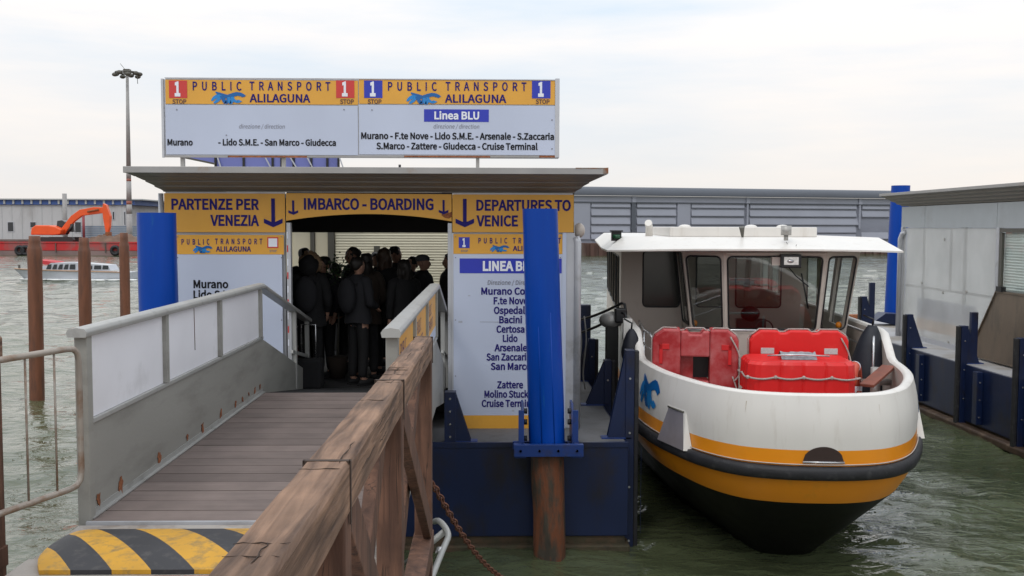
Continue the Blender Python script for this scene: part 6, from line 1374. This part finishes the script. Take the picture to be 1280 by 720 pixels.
# ------------------------------------------------------------------ far side, right: grey warehouse behind the ferry
YG = 128.
def yg(px): return 126 + (px-720)*.028
gwx0, gwx1 = P(560, 300, YG).x, P(1420, 300, 147).x
ga = Vector((gwx0, yg(560), 0)); gb_ = Vector((gwx1, yg(1420), 0)); gd = (gb_-ga).normalized(); gn = Vector((-gd.y, gd.x, 0)); GL = (gb_-ga).length
gf = Matrix(((gd.x, gn.x, 0, ga.x), (gd.y, gn.y, 0, ga.y), (0, 0, 1, 0), (0, 0, 0, 1)))
def gx(px):                     # distance along the warehouse front for a pixel column
    d = ray(px, 283); n_ = gn; t_ = (ga-EYE).dot(n_)/d.dot(n_); p = EYE+d*t_; return (p-ga).dot(gd)
bb = MB(); bb.box(-30, GL+40, -3.5, 60, -1, 1.55); tag(bb.build('far_quay', quay_brown, None, gf), kind='structure')
bb = MB(); k = 0
while k*1.1 < GL+60: bb.box(-30+k*1.1, -30+k*1.1+.5, -3.75, -3.5, -1, 1.5); k += 1
tag(bb.build('sheet_piling', quay_brown, None, gf), kind='structure')
gw2 = thing('warehouse', 'long grey slatted warehouse with a dark rounded roof edge behind the ferry', 'building', ga+gd*GL/2, 0)
zr = lambda py, px=740: (EYE.z + (283-py)*(yg(px)/F))
ztp = 8.55; 
bb = MB(); bb.box(0, GL, 0, 30, 1.55, 7.4); bb.build('wall', wh_grey, gw2, gf)
bb = MB(); rows = []
for k in range(9): a_ = math.pi/2*k/8; rows.append([Vector((-.4, -1.0*math.cos(a_)+.2, 7.72+.92*math.sin(a_))), Vector((GL+.4, -1.0*math.cos(a_)+.2, 7.72+.92*math.sin(a_)))])
rows.append([Vector((-.4, 30, 8.9)), Vector((GL+.4, 30, 8.9))]); bb.grid(rows); bb.box(-.4, GL+.4, -.8, .3, 7.55, 7.72); bb.build('roof_edge', wh_dark, gw2, gf)
bb = MB(); bb.box(0, GL, -.25, -.003, 6.75, 7.5); bb.build('eaves_beam', wh_grey2, gw2, gf)
bb = MB(); bb.box(0, GL, -.32, -.25, 6.62, 6.75); bb.build('gutter', wh_dark, gw2, gf)
cols = [640, 716, 737, 791, 846, 861, 933, 1073, 1150, 1230]
for px in (791, 933, 1073, 1210):
    x_ = gx(px); bb = MB(); bb.box(x_-.26, x_+.26, -.42, -.26, 6.7, 7.5); bb.build('bracket', wh_grey2, gw2, gf)
    bb = MB(); bb.box(x_-(.28 if px < 800 else .12), x_+(.28 if px < 800 else .12), -.30, -.004, 3.4 if px > 800 else 2.2, 6.61); bb.build('column', wh_dark if px < 800 else wh_grey2, gw2, gf)
for a_, c_ in ((716, 737), (846, 862)):
    bb = MB(); bb.box(gx(a_), gx(c_), -.2, -.005, 2.0, 6.6); bb.build('wide_panel', wh_grey2, gw2, gf)
for i, z_ in enumerate((6.05, 5.0, 3.9, 2.85, 2.0)):
    for a_, c_ in ((600, 715), (738, 788), (795, 845), (863, 930), (936, 1070 if i != 2 else 1075), (1076, 1111), (1112, 1200), (1215, 1330)):
        if i in (2, 3) and 1076 <= a_ < 1112: continue
        x0_, x1_ = gx(a_)+.08, gx(c_)-.08
        bb = MB(); bb.prism([(x0_, -.004, z_), (x0_, -.20, z_+.02), (x0_, -.20, z_+.10), (x0_, -.004, z_+.92)], (x1_-x0_, 0, 0)); bb.build('slat', wh_grey2, gw2, gf)
        bb = MB(); bb.box(x0_, x1_, -.16, -.006, z_-.09, z_-.003); bb.build('slat_edge', wh_grey_dark, gw2, gf)  # darker grey strip below each slat

# ------------------------------------------------------------------ wear: drips under the boat's fittings, screws on the notice boards, slime line on the piles
stain = mat('hull_stain', (.42,.33,.24), .6, var=.3, vscale=20)
rg = random.Random(11)
for s0, z0_, n_ in ((s_f, 1.235, 0), (s_h-.75, 1.88, 2), (s_h+.66, 1.87, 1)):
    for k in range(n_):
        a = s0+rg.uniform(-.12,.12); ln = rg.uniform(.06,.2); w_ = rg.uniform(.001,.002); bb = MB()
        rows = [[hs(a-w_*(1-i/8), z0_-ln*i/8, .0012), hs(a+w_*(1-i/8), z0_-ln*i/8, .0012)] for i in range(8)]
        bb.grid(rows, False); bb.build('rust_drip', stain, bt, BF)
for par, pxs in ((r1, (222, 352)), (r2, (569.5, 700.5))):
    for px in pxs:
        for py in (296, 322, 400, 470):
            q0 = P(px, py, YB); bb = MB(); bb.tube([(q0.x, YB-.005, q0.z), (q0.x, YB+.002, q0.z)], .007, 7); bb.build('screw', grey_ink, par)
for px, py, w_, h_ in ((573, 401, 5, 2.5), (640, 512, 3, 2), (600, 402, 40, .7), (585, 369, 3, 1.2)):
    q0 = P(px, py, YB); kx = YB/F; bb = MB(); bb.box(q0.x, q0.x+w_*kx, YB-.0025, YB-.0005, q0.z-h_*kx, q0.z); bb.build('scratch', mat('sign_scratch', (.36,.38,.44), .6, var=.2), r2)
